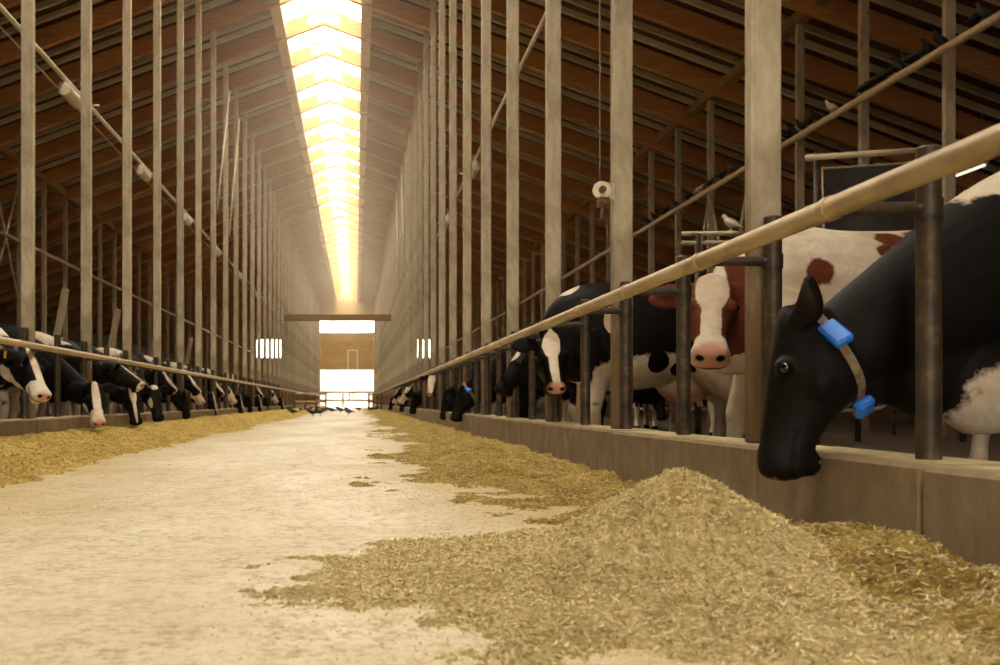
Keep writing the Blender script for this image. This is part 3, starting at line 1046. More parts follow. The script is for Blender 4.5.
def h_left(x, y):
    edge = 1.0 - np.clip((x + 3.33) / (1.05 + 0.5 * vnoise(y * 0.3, y * 0 + 9.7, 18)), 0, 1.6)
    base = np.clip(edge, -0.6, 1) * 0.20
    return np.minimum(base + 0.08 * fbm(x, y, 1.0, 3, 60) + 0.07 * fbm(x, y, 5, 3, 65) + tufts(x, y, 0.026, 70) - 0.02, 0.29)


def heightfield(name, hf, xs, ys, mat):
    X, Y = np.meshgrid(xs, ys)
    Z = np.maximum(hf(X, Y), -0.06)
    nx, ny = len(xs), len(ys)
    V = np.stack([X, Y, Z], -1).reshape(-1, 3)
    i = np.arange(nx * ny).reshape(ny, nx)
    q = np.stack([i[:-1, :-1], i[:-1, 1:], i[1:, 1:], i[1:, :-1]], -1).reshape(-1, 4)
    keep = (Z.reshape(-1)[q].max(1) > -0.012)
    q = q[keep]
    used = np.unique(q)
    remap = -np.ones(nx * ny, int)
    remap[used] = np.arange(len(used))
    me = bpy.data.meshes.new(name)
    me.from_pydata(V[used].tolist(), [], remap[q].tolist())
    me.materials.append(MAT[mat])
    me.polygons.foreach_set('use_smooth', [True] * len(me.polygons))
    me.update()
    o = bpy.data.objects.new(name, me)
    COL.objects.link(o)
    return o


def bits(name, px, py, pz, lmin, lmax, w, mat='straw_bits'):
    n = len(px)
    L = RNG.uniform(lmin, lmax, n)
    az = RNG.uniform(0, 2 * math.pi, n)
    el = RNG.normal(0.1, 0.42, n)
    d = np.stack([np.cos(az) * np.cos(el), np.sin(az) * np.cos(el), np.sin(el)], 1)
    s = np.cross(d, (0, 0, 1.0))
    s /= np.linalg.norm(s, axis=1)[:, None] + 1e-9
    u = np.cross(s, d)
    W = RNG.uniform(0.6, 1.5, n)[:, None] * w
    c = np.stack([px, py, pz], 1)
    a, b = c - d * L[:, None] / 2, c + d * L[:, None] / 2
    offs = [s * W, -0.5 * s * W + 0.6 * u * W, -0.5 * s * W - 0.6 * u * W]
    V = np.stack([a + o for o in offs] + [b + o for o in offs], 1).reshape(-1, 3)
    i = (np.arange(n) * 6)[:, None]
    Fq = np.stack([np.concatenate([i + 0, i + 1, i + 4, i + 3], 1), np.concatenate([i + 1, i + 2, i + 5, i + 4], 1), np.concatenate([i + 2, i + 0, i + 3, i + 5], 1)], 1).reshape(-1, 4)
    me = bpy.data.meshes.new(name)
    me.from_pydata(V.tolist(), [], Fq.tolist())
    me.materials.append(MAT[mat])
    me.update()
    o = bpy.data.objects.new(name, me)
    COL.objects.link(o)
    return o


def build_feed():
    geo = lambda a, b, r: np.exp(np.arange(math.log(a), math.log(b), r))
    pile = heightfield('feed_heap', h_pile, np.arange(-0.35, 1.575, 0.007), np.arange(1.9, 4.6, 0.0085), 'feed_pale')
    tag(pile, 'large pale heap of chopped feed in front of the black cow', 'feed', None, 'stuff')
    fr = heightfield('feed_strip_right', h_right, np.arange(-0.4, 1.578, 0.0105), geo(1.8, 100, 0.0042), 'feed_dark')
    tag(fr, 'olive chopped feed strewn along the right kerb', 'feed', None, 'stuff')
    fl = heightfield('feed_strip_left', h_left, np.arange(-3.283, -1.3, 0.02), geo(2.0, 100, 0.0052), 'feed_chop')
    tag(fl, 'yellow chopped feed strewn along the left kerb', 'feed', None, 'stuff')
    # loose stalks
    n = 42000
    x, y = RNG.uniform(-0.1, 1.57, n), RNG.uniform(1.9, 4.4, n)
    z = h_pile(x, y)
    k = z > -0.005
    o = bits('heap_stalks', x[k], y[k], z[k] + 0.002, 0.005, 0.022, 0.0013, 'straw_pale')
    tag(o, 'loose pale stalks lying over the big feed heap', 'stalks', None, 'stuff')
    n = 60000
    y = 1.8 * np.exp(RNG.uniform(0, 1, n) ** 1.3 * math.log(30 / 1.8))
    x = RNG.uniform(-0.3, 1.575, n)
    z = h_right(x, y)
    k = (z > -0.004) & (h_pile(x, y) < z)
    o = bits('strip_stalks_right', x[k], y[k], z[k] + 0.002, 0.006, 0.024, 0.0013, 'straw_chaff')
    tag(o, 'loose stalks lying over the feed along the right kerb', 'stalks', None, 'stuff')
    n = 18000
    y = 3.0 * np.exp(RNG.uniform(0, 1, n) * math.log(40 / 3.0))
    x = RNG.uniform(-3.28, -1.6, n)
    z = h_left(x, y)
    k = z > -0.004
    o = bits('strip_stalks_left', x[k], y[k], z[k] + 0.003, 0.012, 0.05, 0.0026)
    tag(o, 'loose stalks lying over the feed along the left kerb', 'stalks', None, 'stuff')
    n = 60000
    y = 1.8 * np.exp(RNG.uniform(0, 1, n) ** 0.9 * math.log(30 / 1.8))
    x = RNG.uniform(-3.2, 1.45, n)
    dens = -0.02 + np.clip((x + 0.4) / 1.4, 0, 1) ** 1.5 * 0.9 + np.clip((-1.2 - x) / 1.2, 0, 1) ** 1.5 * 0.6 + 0.9 * np.clip(1 - np.hypot(x - 0.75, y - 3.1) / 1.3, 0, 1)
    k = (fbm(x, y, 1.1, 4, 80) * 1.6 + dens + RNG.uniform(-0.75, 0.1, n)) > 0.0
    x, y = x[k], y[k]
    k = (h_right(x, y) < 0.0) & (h_pile(x, y) < 0.0) & (h_left(x, y) < 0.0)
    o = bits('alley_chaff', x[k], y[k], np.full(k.sum(), 0.001), 0.004, 0.016, 0.0010, 'straw_chaff')
    tag(o, 'thin chaff scattered over the pale alley floor', 'chaff', None, 'stuff')


# ------------------------------------------------------------------ cows
def catmull(P, m=4):
    P = np.asarray(P, float)
    n = len(P)
    E = np.vstack([2 * P[0] - P[1], P, 2 * P[-1] - P[-2]])
    out = []
    for i in range(n - 1):
        p0, p1, p2, p3 = E[i], E[i + 1], E[i + 2], E[i + 3]
        for t in np.linspace(0, 1, m, endpoint=False):
            out.append(0.5 * ((2 * p1) + (-p0 + p2) * t + (2 * p0 - 5 * p1 + 4 * p2 - p3) * t * t + (-p0 + 3 * p1 - 3 * p2 + p3) * t ** 3))
    out.append(P[-1])
    return np.array(out)


def unit(v):
    v = np.asarray(v, float)
    return v / (np.linalg.norm(v) + 1e-12)


def loft(b, C, S, U, HW, HH, ex=2.0, seg=22):
    """Closed loft through superellipse rings: centres C, side S and up U unit vectors, half sizes HW, HH; ends drawn to a point."""
    ang = np.arange(seg) * 2 * math.pi / seg
    ca, sa = np.cos(ang), np.sin(ang)
    cx = np.sign(ca) * np.abs(ca) ** (2 / ex)
    sx = np.sign(sa) * np.abs(sa) ** (2 / ex)
    V = [C[i] + HW[i] * cx[:, None] * S[i] + HH[i] * sx[:, None] * U[i] for i in range(len(C))]
    b.rings(V)


def head_frame(poll, nose, up):
    f = unit(np.array(nose) - np.array(poll))
    u = np.array(up, float)
    u = unit(u - f * u.dot(f))
    s = np.cross(f, u)
    return f, u, s


def cow_mesh(poll, nose, up, s=1.0, hs=1.0, voxel=0.012, ear=(1.0, -0.12, -0.22), ear_th=0.018, step=0.0, ear2=None, fshift=0.0, extra=(), ear_n=(0, 0.55, 0.8)):
    """Local frame: x to the side, y forward, z up, origin on the ground below the withers. poll / nose: forehead line of the head."""
    b = MB()
    poll, nose = np.array(poll, float), np.array(nose, float)
    f, u, sd = head_frame(poll, nose, up)
    L = 0.52 * hs
    # trunk
    T = np.array([  # y, zc, hw, hh
        (-1.27, 1.20, 0.03, 0.05), (-1.25, 1.19, 0.13, 0.15), (-1.12, 1.15, 0.21, 0.25), (-0.95, 1.10, 0.27, 0.335), (-0.75, 1.065, 0.295, 0.375), (-0.5, 1.02, 0.335, 0.405),
        (-0.2, 0.995, 0.35, 0.425), (0.02, 1.005, 0.315, 0.435), (0.2, 1.02, 0.255, 0.40), (0.36, 1.01, 0.20, 0.33), (0.48, 0.98, 0.13, 0.21), (0.53, 0.96, 0.03, 0.06)])
    T = catmull(T, 4) * s
    n = len(T)
    loft(b, np.stack([np.zeros(n), T[:, 0], T[:, 1]], 1), [np.array((1.0, 0, 0))] * n, [np.array((0, 0, 1.0))] * n, T[:, 2], T[:, 3], 2.25)
    # hip and pin bones, withers
    for x, y, z, r in ((0.24, -0.78, 1.36, 0.075), (-0.24, -0.78, 1.36, 0.075), (0.13, -1.2, 1.24, 0.06), (-0.13, -1.2, 1.24, 0.06)):
        b.ball((x * s, y * s, z * s), (r * s, r * 1.5 * s, r * s))
    b.ball((0, 0.02 * s, 1.35 * s), (0.075 * s, 0.26 * s, 0.10 * s))
    # neck
    B0 = np.array((0, 0.05, 1.06)) * s
    Pc = poll + f * 0.10 * hs - u * 0.115 * hs
    dirn = unit(Pc - B0)
    B1 = B0 + unit(np.array((0, 0.75, 0.35)) + dirn) * 0.40 * s
    B2 = Pc - unit(u * 0.85 + f * 0.15 + dirn * 0.6) * 0.26 * s
    t = np.linspace(0, 1, 22)[:, None]
    C = (1 - t) ** 3 * B0 + 3 * t * (1 - t) ** 2 * B1 + 3 * t * t * (1 - t) * B2 + t ** 3 * Pc
    Tn = np.gradient(C, axis=0)
    hw = np.interp(t[:, 0], [0, 0.35, 0.6, 0.8, 1.0], [0.19, 0.145, 0.118, 0.105, 0.09]) * s
    hh = np.interp(t[:, 0], [0, 0.35, 0.6, 0.8, 1.0], [0.35, 0.275, 0.21, 0.165, 0.115]) * s
    S, U = [], []
    side_h = sd if sd[0] * 1.0 >= 0 else sd
    for i in range(22):
        tv = unit(Tn[i])
        k = t[i, 0] ** 1.5
        x = np.array((1.0, 0, 0)) * (1 - k) + side_h * k
        x = unit(x - tv * x.dot(tv))
        S.append(x)
        U.append(np.cross(x, tv))
    loft(b, C, S, U, hw, hh, 2.1)
    # dewlap / brisket
    for c_, r_ in extra:
        b.ball(np.array(c_) * s, tuple(np.array(r_) * s), 18)
    b.ball((0, 0.40 * s, 0.80 * s), (0.10 * s, 0.16 * s, 0.20 * s))
    for i in (7, 10, 13):
        b.ball(C[i] - U[i] * hh[i] * 0.86, (0.05 * s, 0.13 * s, 0.085 * s))
    # head
    H = np.array([  # t, zc (below the forehead line), hw, hh
        (-0.10, -0.085, 0.035, 0.045), (-0.07, -0.09, 0.070, 0.075), (0.0, -0.098, 0.090, 0.098), (0.14, -0.118, 0.108, 0.118), (0.28, -0.130, 0.112, 0.132), (0.42, -0.128, 0.096, 0.128),
        (0.55, -0.108, 0.080, 0.106), (0.68, -0.092, 0.070, 0.088), (0.80, -0.084, 0.068, 0.078), (0.90, -0.082, 0.080, 0.078), (0.975, -0.078, 0.080, 0.066), (1.02, -0.072, 0.058, 0.046), (1.035, -0.07, 0.02, 0.015)])
    H[:, 1:2] *= 1.10
    H[:, 3:4] *= 1.12
    H[:, 2] *= 1.12
    H[-5:, 2] *= 1.04
    H = catmull(H, 3)
    m = len(H)
    C2 = poll + np.outer(H[:, 0] * L, f) + np.outer(H[:, 1] * hs, u)
    loft(b, C2, [sd] * m, [u] * m, H[:, 2] * hs, H[:, 3] * hs, 2.35)

    def hp(a, y, z):
        return poll + sd * a * hs + f * y * hs * 0.93 + u * z * hs
    for q in (-1, 1):
        b.ball(hp(q * 0.096, 0.182, -0.048), 0.036 * hs, 12)       # brow
        b.ball(hp(q * 0.060, 0.22, -0.165), 0.066 * hs, 12)        # cheek
        b.ball(hp(q * 0.050, 0.535, -0.045), 0.036 * hs, 12)      # nostril wing
        ec = ear if (q < 0 or ear2 is None) else ear2
        e0 = hp(q * 0.085, 0.03, -0.055)
        ed = unit(sd * q * ec[0] + f * ec[1] + u * ec[2])
        et = sd * q * ear_n[0] + f * ear_n[1] + u * ear_n[2]
        et = unit(et - ed * et.dot(ed))
        ew = np.cross(ed, et)
        E = catmull(np.array([(0.0, 0.030, 1.6), (0.05, 0.050, 1.3), (0.11, 0.070, 1.1), (0.17, 0.063, 1.0), (0.215, 0.038, 0.9), (0.238, 0.010, 0.6)]), 3)
        k = len(E)
        bend = -0.03 * np.sin(E[:, 0] / 0.232 * math.pi)
        CE = e0 + np.outer(E[:, 0] * hs, ed) + np.outer(bend * hs, et)
        loft(b, CE, [ew] * k, [et] * k, E[:, 1] * hs, E[:, 2] * ear_th, 2.0, 14)
    b.ball(hp(0, -0.01, -0.045), (0.06 * hs, 0.05 * hs, 0.05 * hs))     # poll tuft
    b.ball(hp(0, 0.50, -0.160), 0.050 * hs, 12)                          # chin
    # legs
    def limb(P, R):
        P = catmull(np.column_stack([np.array(P) * s, np.array(R) * s]), 4)
        b.tube(P[:, :3], P[:, 3], 14)
    for q in (-1, 1):
        LP = [(q * 0.15, 0.16, 1.02), (q * 0.185, 0.17, 0.82), (q * 0.18, 0.10, 0.66), (q * 0.165, 0.13, 0.41), (q * 0.165, 0.12, 0.36), (q * 0.16, 0.11, 0.20), (q * 0.16, 0.115, 0.12), (q * 0.16, 0.14, 0.055), (q * 0.16, 0.155, 0.0)]
        limb([(a, y + (step * q + fshift) * (1.02 - z) / 1.02, z) for a, y, z in LP],
             [0.14, 0.125, 0.088, 0.062, 0.056, 0.040, 0.048, 0.050, 0.062])
        d = step * q
        limb([(q * 0.16, -0.86, 1.08), (q * 0.215, -0.76, 0.86), (q * 0.215, -0.80, 0.70), (q * 0.20, -0.98 - d * 0.5, 0.54), (q * 0.19, -1.03 - d * 0.6, 0.47), (q * 0.19, -1.0 - d, 0.26), (q * 0.19, -0.985 - d, 0.13), (q * 0.19, -0.95 - d, 0.055), (q * 0.19, -0.93 - d, 0.0)],
             [0.19, 0.175, 0.125, 0.075, 0.066, 0.044, 0.050, 0.052, 0.064])
    # udder, tail
    b.ball((0, -0.66 * s, 0.62 * s), (0.17 * s, 0.24 * s, 0.15 * s), 18)
    for q in (-1, 1):
        for yy in (-0.58, -0.74):
            b.tube([(q * 0.08 * s, yy * s, 0.54 * s), (q * 0.085 * s, yy * s, 0.44 * s)], 0.018 * s, 8)
    b.tube(catmull([(0, -1.2 * s, 1.36 * s), (0, -1.29 * s, 1.27 * s), (0, -1.31 * s, 1.0 * s), (0.01, -1.29 * s, 0.7 * s)], 4), np.interp(np.linspace(0, 1, 13), [0, 0.3, 1], [0.05, 0.03, 0.024]) * s, 10)
    b.tube(catmull([(0.01, -1.29 * s, 0.74 * s), (0.01, -1.285 * s, 0.6 * s), (0.015, -1.28 * s, 0.42 * s)], 4), np.interp(np.linspace(0, 1, 9), [0, 0.5, 1], [0.026, 0.045, 0.012]) * s, 10)
    me = b.mesh('cow_raw')
    ob = bpy.data.objects.new('cow_raw', me)
    COL.objects.link(ob)
    md = ob.modifiers.new('r', 'REMESH')
    md.mode = 'VOXEL'
    md.voxel_size = voxel
    sm = ob.modifiers.new('s', 'SMOOTH')
    sm.factor = 0.5
    sm.iterations = 4 if voxel < 0.02 else 2
    dg = bpy.context.evaluated_depsgraph_get()
    res = bpy.data.meshes.new_from_object(ob.evaluated_get(dg))
    bpy.data.objects.remove(ob)
    bpy.data.meshes.remove(me)
    return res, dict(poll=poll, f=f, u=u, sd=sd, hs=hs, s=s, C=C, U=U, S=S, hh=hh, hw=hw)


def paint(me, fr, ops, seed=0, thr=0.35, amp=1.0):
    n = len(me.vertices)
    P = np.empty(n * 3)
    me.vertices.foreach_get('co', P)
    P = P.reshape(-1, 3)
    hs = fr['hs']
    R = P - fr['poll']
    Hc = np.stack([R @ fr['sd'], R @ fr['f'] / 0.93, R @ fr['u']], 1) / hs
    head = (Hc[:, 1] > -0.14) & (Hc[:, 1] < 0.66) & (np.abs(Hc[:, 0]) < 0.36) & (Hc[:, 2] > -0.33) & (Hc[:, 2] < 0.14)
    # nostrils and mouth pressed in, their shade painted through the dark attribute
    off = np.zeros_like(P)
    dk = np.zeros(n)
    for q in (-1, 1):
        dd = np.linalg.norm((Hc - (q * 0.048, 0.572, -0.052)) / (0.020, 0.022, 0.017), axis=1)
        w = np.clip(1.25 - dd, 0, 1)
        w[~head] = 0
        off -= np.outer(w * 0.014 * hs, fr['f'])
        dk = np.maximum(dk, w)
    mouth = np.exp(-((Hc[:, 2] + 0.122 - 0.06 * np.clip(0.5 - Hc[:, 1], 0, 0.2)) / 0.006) ** 2) * (Hc[:, 1] > 0.40) * (Hc[:, 1] < 0.62) * head
    off += np.outer(mouth * -0.010 * hs, fr['f'] * 0.6) - (np.sign(Hc[:, 0]) * mouth * 0.006 * hs)[:, None] * fr['sd']
    dk = np.maximum(dk, mouth * 0.5)
    rim = np.zeros(n)
    for q in (-1, 1):
        dd = np.linalg.norm((Hc - (q * 0.122, 0.185, -0.054)) / (0.03, 0.030, 0.022), axis=1)
        rim = np.maximum(rim, np.clip(1.1 - dd, 0, 1))
    dk = np.maximum(dk, rim * head)
    hoof = np.clip((0.075 - P[:, 2]) * 20, 0, 1)
    dk = np.maximum(dk, hoof)
    P = P + off
    me.vertices.foreach_set('co', P.ravel())
    rr = np.random.default_rng(seed)
    s = fr['s']
    fld = np.zeros(n)
    for k in range(7):
        kv = rr.normal(0, 1, 3)
        kv = kv / np.linalg.norm(kv) * rr.uniform(2.0, 5.5)
        fld += np.sin(P @ kv + rr.uniform(0, 6.28)) / 7 ** 0.5
    W = amp * fld * 0.6 - thr
    pk = np.zeros(n)
    for op in ops:
        c, r = np.array(op[1]), np.array(op[2])
        Q = Hc if op[0][0] == 'h' else P / s
        e = 1 - np.linalg.norm((Q - c) / r, axis=1)
        if op[0][0] == 'h':
            e = np.where(head, e, -9.0)
        e = e * (op[3] if len(op) > 3 else 1.0)
        if op[0].endswith('w'):
            W = np.maximum(W, e)
        elif op[0].endswith('d'):
            dk = np.maximum(dk, np.clip(e, 0, 0.6))
        elif op[0].endswith('b'):
            W = np.minimum(W, -e)
        else:
            pk = np.maximum(pk, e)
    for nm, val in (('white', W), ('pink', np.clip(pk, 0, 1)), ('dark', dk)):
        a = me.attributes.new(nm, 'FLOAT', 'POINT')
        a.data.foreach_set('value', val.astype(np.float32))
    me.polygons.foreach_set('use_smooth', [True] * len(me.polygons))
    me.update()


HEADALL = ('hb', (0, 0.24, -0.09), (0.34, 0.46, 0.30), 1.5)
MUZZLE = ('hp', (0, 0.575, -0.062), (0.085, 0.05, 0.075))
EARPINK = []
LEGS = [('w', (0, 0.12, 0.12), (0.5, 0.35, 0.40)), ('w', (0, -1.0, 0.12), (0.5, 0.4, 0.44))]
BELLY = ('w', (0, -0.35, 0.58), (0.36, 0.75, 0.20))
UDDER = ('p', (0, -0.66, 0.52), (0.2, 0.26, 0.14))


def blaze(w=0.045, l=0.30, c=0.24):
    return ('hw', (0, c, 0.0), (w, l, 0.10))


def place_cow(label, wpos, heading, wpoll, wnose, wup, ops, seed=0, thr=0.6, amp=0.0, coat='coat_black', s=1.0, hs=1.0, voxel=0.012, group=None, **kw):
    """heading: world unit direction the cow faces; poll, nose and face normal in world space."""
    h = unit((*heading, 0))
    rz = math.atan2(-h[0], h[1])
    Mw = Matrix.Translation((wpos[0], wpos[1], 0)) @ Matrix.Rotation(rz, 4, 'Z')
    Mi = Mw.inverted()
    pl, ns = np.array(Mi @ Vector(wpoll)), np.array(Mi @ Vector(wnose))
    up = np.array(Mi.to_3x3() @ Vector(wup))
    me, fr = cow_mesh(pl, ns, up, s, hs, voxel, **kw)
    paint(me, fr, ops, seed, thr, amp)
    return finish_cow(me, fr, label, (wpos[0], wpos[1]), rz, coat, group), fr


def finish_cow(me, fr, label, xy, rz, coat, group):
    me.name = 'cow'
    me.materials.clear()
    me.materials.append(MAT[coat])
    o = bpy.data.objects.new('cow', me)
    COL.objects.link(o)
    o.location = (xy[0], xy[1], 0)
    o.rotation_euler = (0, 0, rz)
    tag(o, label, 'cow', group)
    hs = fr['hs']
    for q in (-1, 1):
        p = fr['poll'] + fr['sd'] * q * 0.114 * hs + fr['f'] * 0.172 * hs - fr['u'] * 0.052 * hs
        e = MB().ball((0, 0, 0), 0.0215 * hs, 14).build('eye', MAT['eye_wet'], o, True)
        e.location = p
    return o


def add_collar(o, centre, normal, start, width=0.034, tags=(), r_in=0.45, mat='collar_strap'):
    """A strap around the neck in the plane through centre (local) with the given normal; tags: list of (angle, sizes) of blue boxes."""
    me = o.data
    bv = BVHTree.FromPolygons([v.co[:] for v in me.vertices], [p.vertices[:] for p in me.polygons])
    c, nrm = Vector(centre), Vector(unit(normal))
    a = Vector(start)
    a = (a - nrm * a.dot(nrm)).normalized()
    b_ = nrm.cross(a)
    n = 64
    ring = []
    for i in range(n):
        t = 2 * math.pi * i / n
        d = a * math.cos(t) + b_ * math.sin(t)
        hit, hn, _, dist = bv.ray_cast(c, d, r_in)
        ring.append((dist if hit is not None else 0.2, d))
    R = np.array([x[0] for x in ring])
    for _ in range(3):
        R = (np.roll(R, 1) + R * 2 + np.roll(R, -1)) / 4
    R = np.maximum(R, np.array([x[0] for x in ring]) - 0.004)
    V = []
    for i in range(n):
        d = ring[i][1]
        p0, p1 = c + d * (R[i] + 0.002), c + d * (R[i] + 0.010)
        w = nrm * width / 2
        V.append([tuple(p0 - w), tuple(p0 + w), tuple(p1 + w), tuple(p1 - w)])
    col = MB().rings(V, closed=True).build('collar', MAT[mat], o, True, 50)
    for ang, (wl, wh, wd) in tags:
        i = int(round(ang / (2 * math.pi) * n)) % n
        d = ring[i][1]
        tdir = nrm.cross(d)
        p = c + d * (R[i] + 0.010)
        M = Matrix((( nrm.x, tdir.x, d.x, p.x), (nrm.y, tdir.y, d.y, p.y), (nrm.z, tdir.z, d.z, p.z), (0, 0, 0, 1)))
        bx = MB().box(-wl / 2, wl / 2, -wh / 2, wh / 2, -0.004, wd, ch=min(wl, wh, wd) * 0.28, M=M).build('collar_tag', MAT['blue_plastic'], col, True, 35)
        bx['label'] = 'blue plastic transponder on the strap'
    return col


def build_cows():
    fine = 0.0115
    GR, GL = 'cows feeding along the right kerb', 'cows feeding along the left kerb'
    # ---- right side, from the viewer outwards
    o, fr = place_cow('black cow with blue collar tags, head lowered over the kerb by the feed heap', (2.62, 3.72), (-1, 0.03), (1.455, 3.80, 0.785), (1.37, 3.79, 0.27), (-0.93, 0.36, 0.2),
                      [('w', (0.0, 0.25, 1.40), (0.45, 0.44, 0.36)), ('b', (0.22, 0.50, 1.06), (0.30, 0.17, 0.15)), ('b', (-0.22, 0.50, 1.06), (0.30, 0.17, 0.15)), ('w', (0, 0.22, 0.40), (0.5, 0.41, 0.33)), ('w', (0, 0.15, 0.2), (0.5, 0.4, 0.35)), ('w', (0, -0.9, 0.35), (0.6, 0.6, 0.5)),
                       ('hb', (0, 0.25, -0.1), (0.4, 0.6, 0.4)), ('hp', (0.05, 0.585, -0.055), (0.03, 0.025, 0.03)), ('hp', (-0.05, 0.585, -0.055), (0.03, 0.025, 0.03)), ('hw', (-0.05, 0.47, -0.215), (0.05, 0.05, 0.022))],
                      voxel=0.0105, group=GR, ear=(0.80, -0.50, -0.12), ear2=(0.95, -0.2, -0.1), s=1.0, hs=1.02, extra=(((0, 0.66, 0.66), (0.10, 0.24, 0.22)), ((0, 0.50, 0.56), (0.13, 0.16, 0.18)), ((0, 0.84, 0.66), (0.07, 0.20, 0.18))))
    Mi = o.matrix_basis.inverted()
    c = Mi @ Vector((1.67, 3.80, 0.565))
    st = Mi.to_3x3() @ Vector((0.0, -1.0, 0.0))
    nn = Mi.to_3x3() @ Vector((0.86, 0, 0.51))
    add_collar(o, c, nn, st, 0.030, [(-0.80, (0.066, 0.105, 0.030)), (0.85, (0.070, 0.075, 0.034))])
    place_cow('red and white cow looking at the viewer with a broad white blaze', (2.62, 6.52), (-0.98, -0.20), (2.035, 6.28, 1.215), (1.895, 5.88, 0.755), (-0.23, -0.84, 0.5),
              [('w', (0, -0.35, 0.9), (0.9, 1.3, 1.2)), ('b', (0.0, 0.66, 1.14), (0.35, 0.25, 0.30)), HEADALL, ('hw', (0, 0.07, 0.03), (0.088, 0.22, 0.14)), ('hw', (0, 0.36, 0.0), (0.050, 0.36, 0.10)), ('hw', (0, 0.54, -0.09), (0.14, 0.13, 0.14)),
               ('hp', (0, 0.56, -0.05), (0.10, 0.085, 0.09)), ('hd', (0.20, 0.085, -0.06), (0.085, 0.05, 0.04)), ('hd', (-0.20, 0.085, -0.06), (0.085, 0.05, 0.04)),  # dark ops paint the shade in the ear hollows
               ('b', (-0.20, -0.42, 1.35), (0.14, 0.09, 0.05), 0.35), ('b', (-0.28, -0.36, 1.27), (0.12, 0.07, 0.045), 0.35), ('b', (-0.34, -0.40, 1.13), (0.10, 0.05, 0.09), 0.35), ('b', (-0.30, -0.60, 1.12), (0.12, 0.04, 0.05), 0.35), ('b', (-0.18, -0.72, 1.38), (0.14, 0.16, 0.07), 0.35), ('b', (-0.32, 0.06, 1.16), (0.12, 0.07, 0.08), 0.35),
               ('b', (-0.3, 0.12, 0.98), (0.1, 0.06, 0.05), 0.35), UDDER],
              coat='coat_red', voxel=fine, group=GR, s=1.07, hs=1.13, ear=(1.0, 0.30, -0.15), fshift=0.24)
    place_cow('black cow with a white facial blaze and cream chest, looking out behind the red cow', (2.08, 9.22), (-1, -0.03), (1.60, 9.08, 1.04), (1.60, 8.74, 0.64), (0.0, -0.75, 0.65),
              [('w', (0, -0.45, 0.62), (0.5, 0.8, 0.32)), ('b', (-0.3, -0.55, 0.72), (0.12, 0.10, 0.08)), ('b', (-0.33, -0.35, 0.78), (0.1, 0.09, 0.1)), *LEGS, ('w', (0, 0.36, 0.66), (0.4, 0.34, 0.25)), ('w', (-0.33, 0.02, 1.12), (0.15, 0.06, 0.11)), ('w', (0, 0.33, 1.42), (0.2, 0.12, 0.1)),
               HEADALL, ('hw', (0, 0.11, 0.0), (0.072, 0.15, 0.1)), blaze(0.038, 0.40, 0.28), ('hp', (0, 0.555, -0.055), (0.085, 0.06, 0.07)), UDDER],
              voxel=0.0125, group=GR, s=1.04, hs=1.0)
    place_cow('black cow with a small white forehead star, head raised behind the kerb pipes', (2.40, 11.60), (-1, 0.0), (1.72, 11.50, 1.06), (1.42, 11.36, 0.63), (-0.8, -0.25, 0.55),
              [*LEGS, HEADALL, ('hw', (0, 0.10, 0.0), (0.06, 0.08, 0.08))], voxel=0.014, group=GR)
    o, fr = place_cow('all black cow in a blue tag collar, muzzle down, beyond the star-faced cow', (2.62, 16.45), (-1, 0.0), (1.56, 16.42, 0.74), (1.38, 16.36, 0.23), (-1, -0.1, 0.35),
                      [('b', (0, 0, 1), (3, 3, 3)), ('hw', (0.07, 0.50, -0.12), (0.05, 0.06, 0.05))], voxel=0.016, group=GR, ear=(0.8, -0.5, -0.1))
    Mi = o.matrix_basis.inverted()
    add_collar(o, Mi @ Vector((1.74, 16.42, 0.58)), Mi.to_3x3() @ Vector((0.82, 0, 0.57)), Mi.to_3x3() @ Vector((0, -1, 0)), 0.04, [(-0.8, (0.08, 0.12, 0.04)), (0.9, (0.08, 0.09, 0.04))])
    place_cow('black cow with a long white face standing far down the right kerb', (2.35, 23.95), (-1, -0.05), (1.66, 23.85, 1.10), (1.55, 23.50, 0.66), (-0.25, -0.8, 0.5),
              [*LEGS, ('w', (0, 0.2, 1.38), (0.3, 0.3, 0.2)), HEADALL, ('hw', (0, 0.25, 0.0), (0.085, 0.42, 0.14)), MUZZLE], voxel=0.018, group=GR)
    # ---- left side
    o, _ = place_cow('black and white cow with a white muzzle at the left end of the left kerb', (-4.02, 11.0), (1, -0.12), (-3.17, 10.66, 1.00), (-2.90, 10.38, 0.56), (0.75, -0.45, 0.5),
                     [('w', (0, 0.30, 1.36), (0.5, 0.42, 0.34)), *LEGS, BELLY, ('w', (0, 0.5, 0.9), (0.3, 0.3, 0.25)), HEADALL, ('hw', (0, 0.30, 0.0), (0.045, 0.40, 0.08)), ('hw', (0, 0.52, -0.10), (0.2, 0.16, 0.15)), ('hw', (0, 0.22, -0.27), (0.2, 0.3, 0.09)), ('hp', (0, 0.58, -0.06), (0.07, 0.04, 0.06))],
                     voxel=0.014, group=GL, hs=1.05, ear=(1, 0.0, -0.25))
    fr2 = _
    for q in (1,):
        p = fr2['poll'] + fr2['sd'] * q * 0.20 * fr2['hs'] - fr2['u'] * 0.10 + fr2['f'] * 0.02
        tg = MB().box(-0.03, 0.03, -0.006, 0.006, -0.035, 0.035, ch=0.004).build('ear_tag', MAT['yellow_tag'], o)
        tg.location = p
        tg['label'] = 'orange yellow tag in the ear'
    place_cow('black cow in profile with a white nose tip and white back, over the left kerb', (-4.35, 14.6), (1, 0.0), (-3.22, 14.58, 1.06), (-2.73, 14.52, 0.72), (0.5, -0.12, 0.85),
              [('w', (0, 0.05, 1.42), (0.4, 0.85, 0.20)), BELLY, *LEGS, HEADALL, ('hw', (0, 0.30, 0.0), (0.02, 0.36, 0.05)), ('hw', (0, 0.57, -0.07), (0.12, 0.06, 0.1)), ('hp', (0, 0.585, -0.06), (0.06, 0.03, 0.05))],
              voxel=0.014, group=GL)
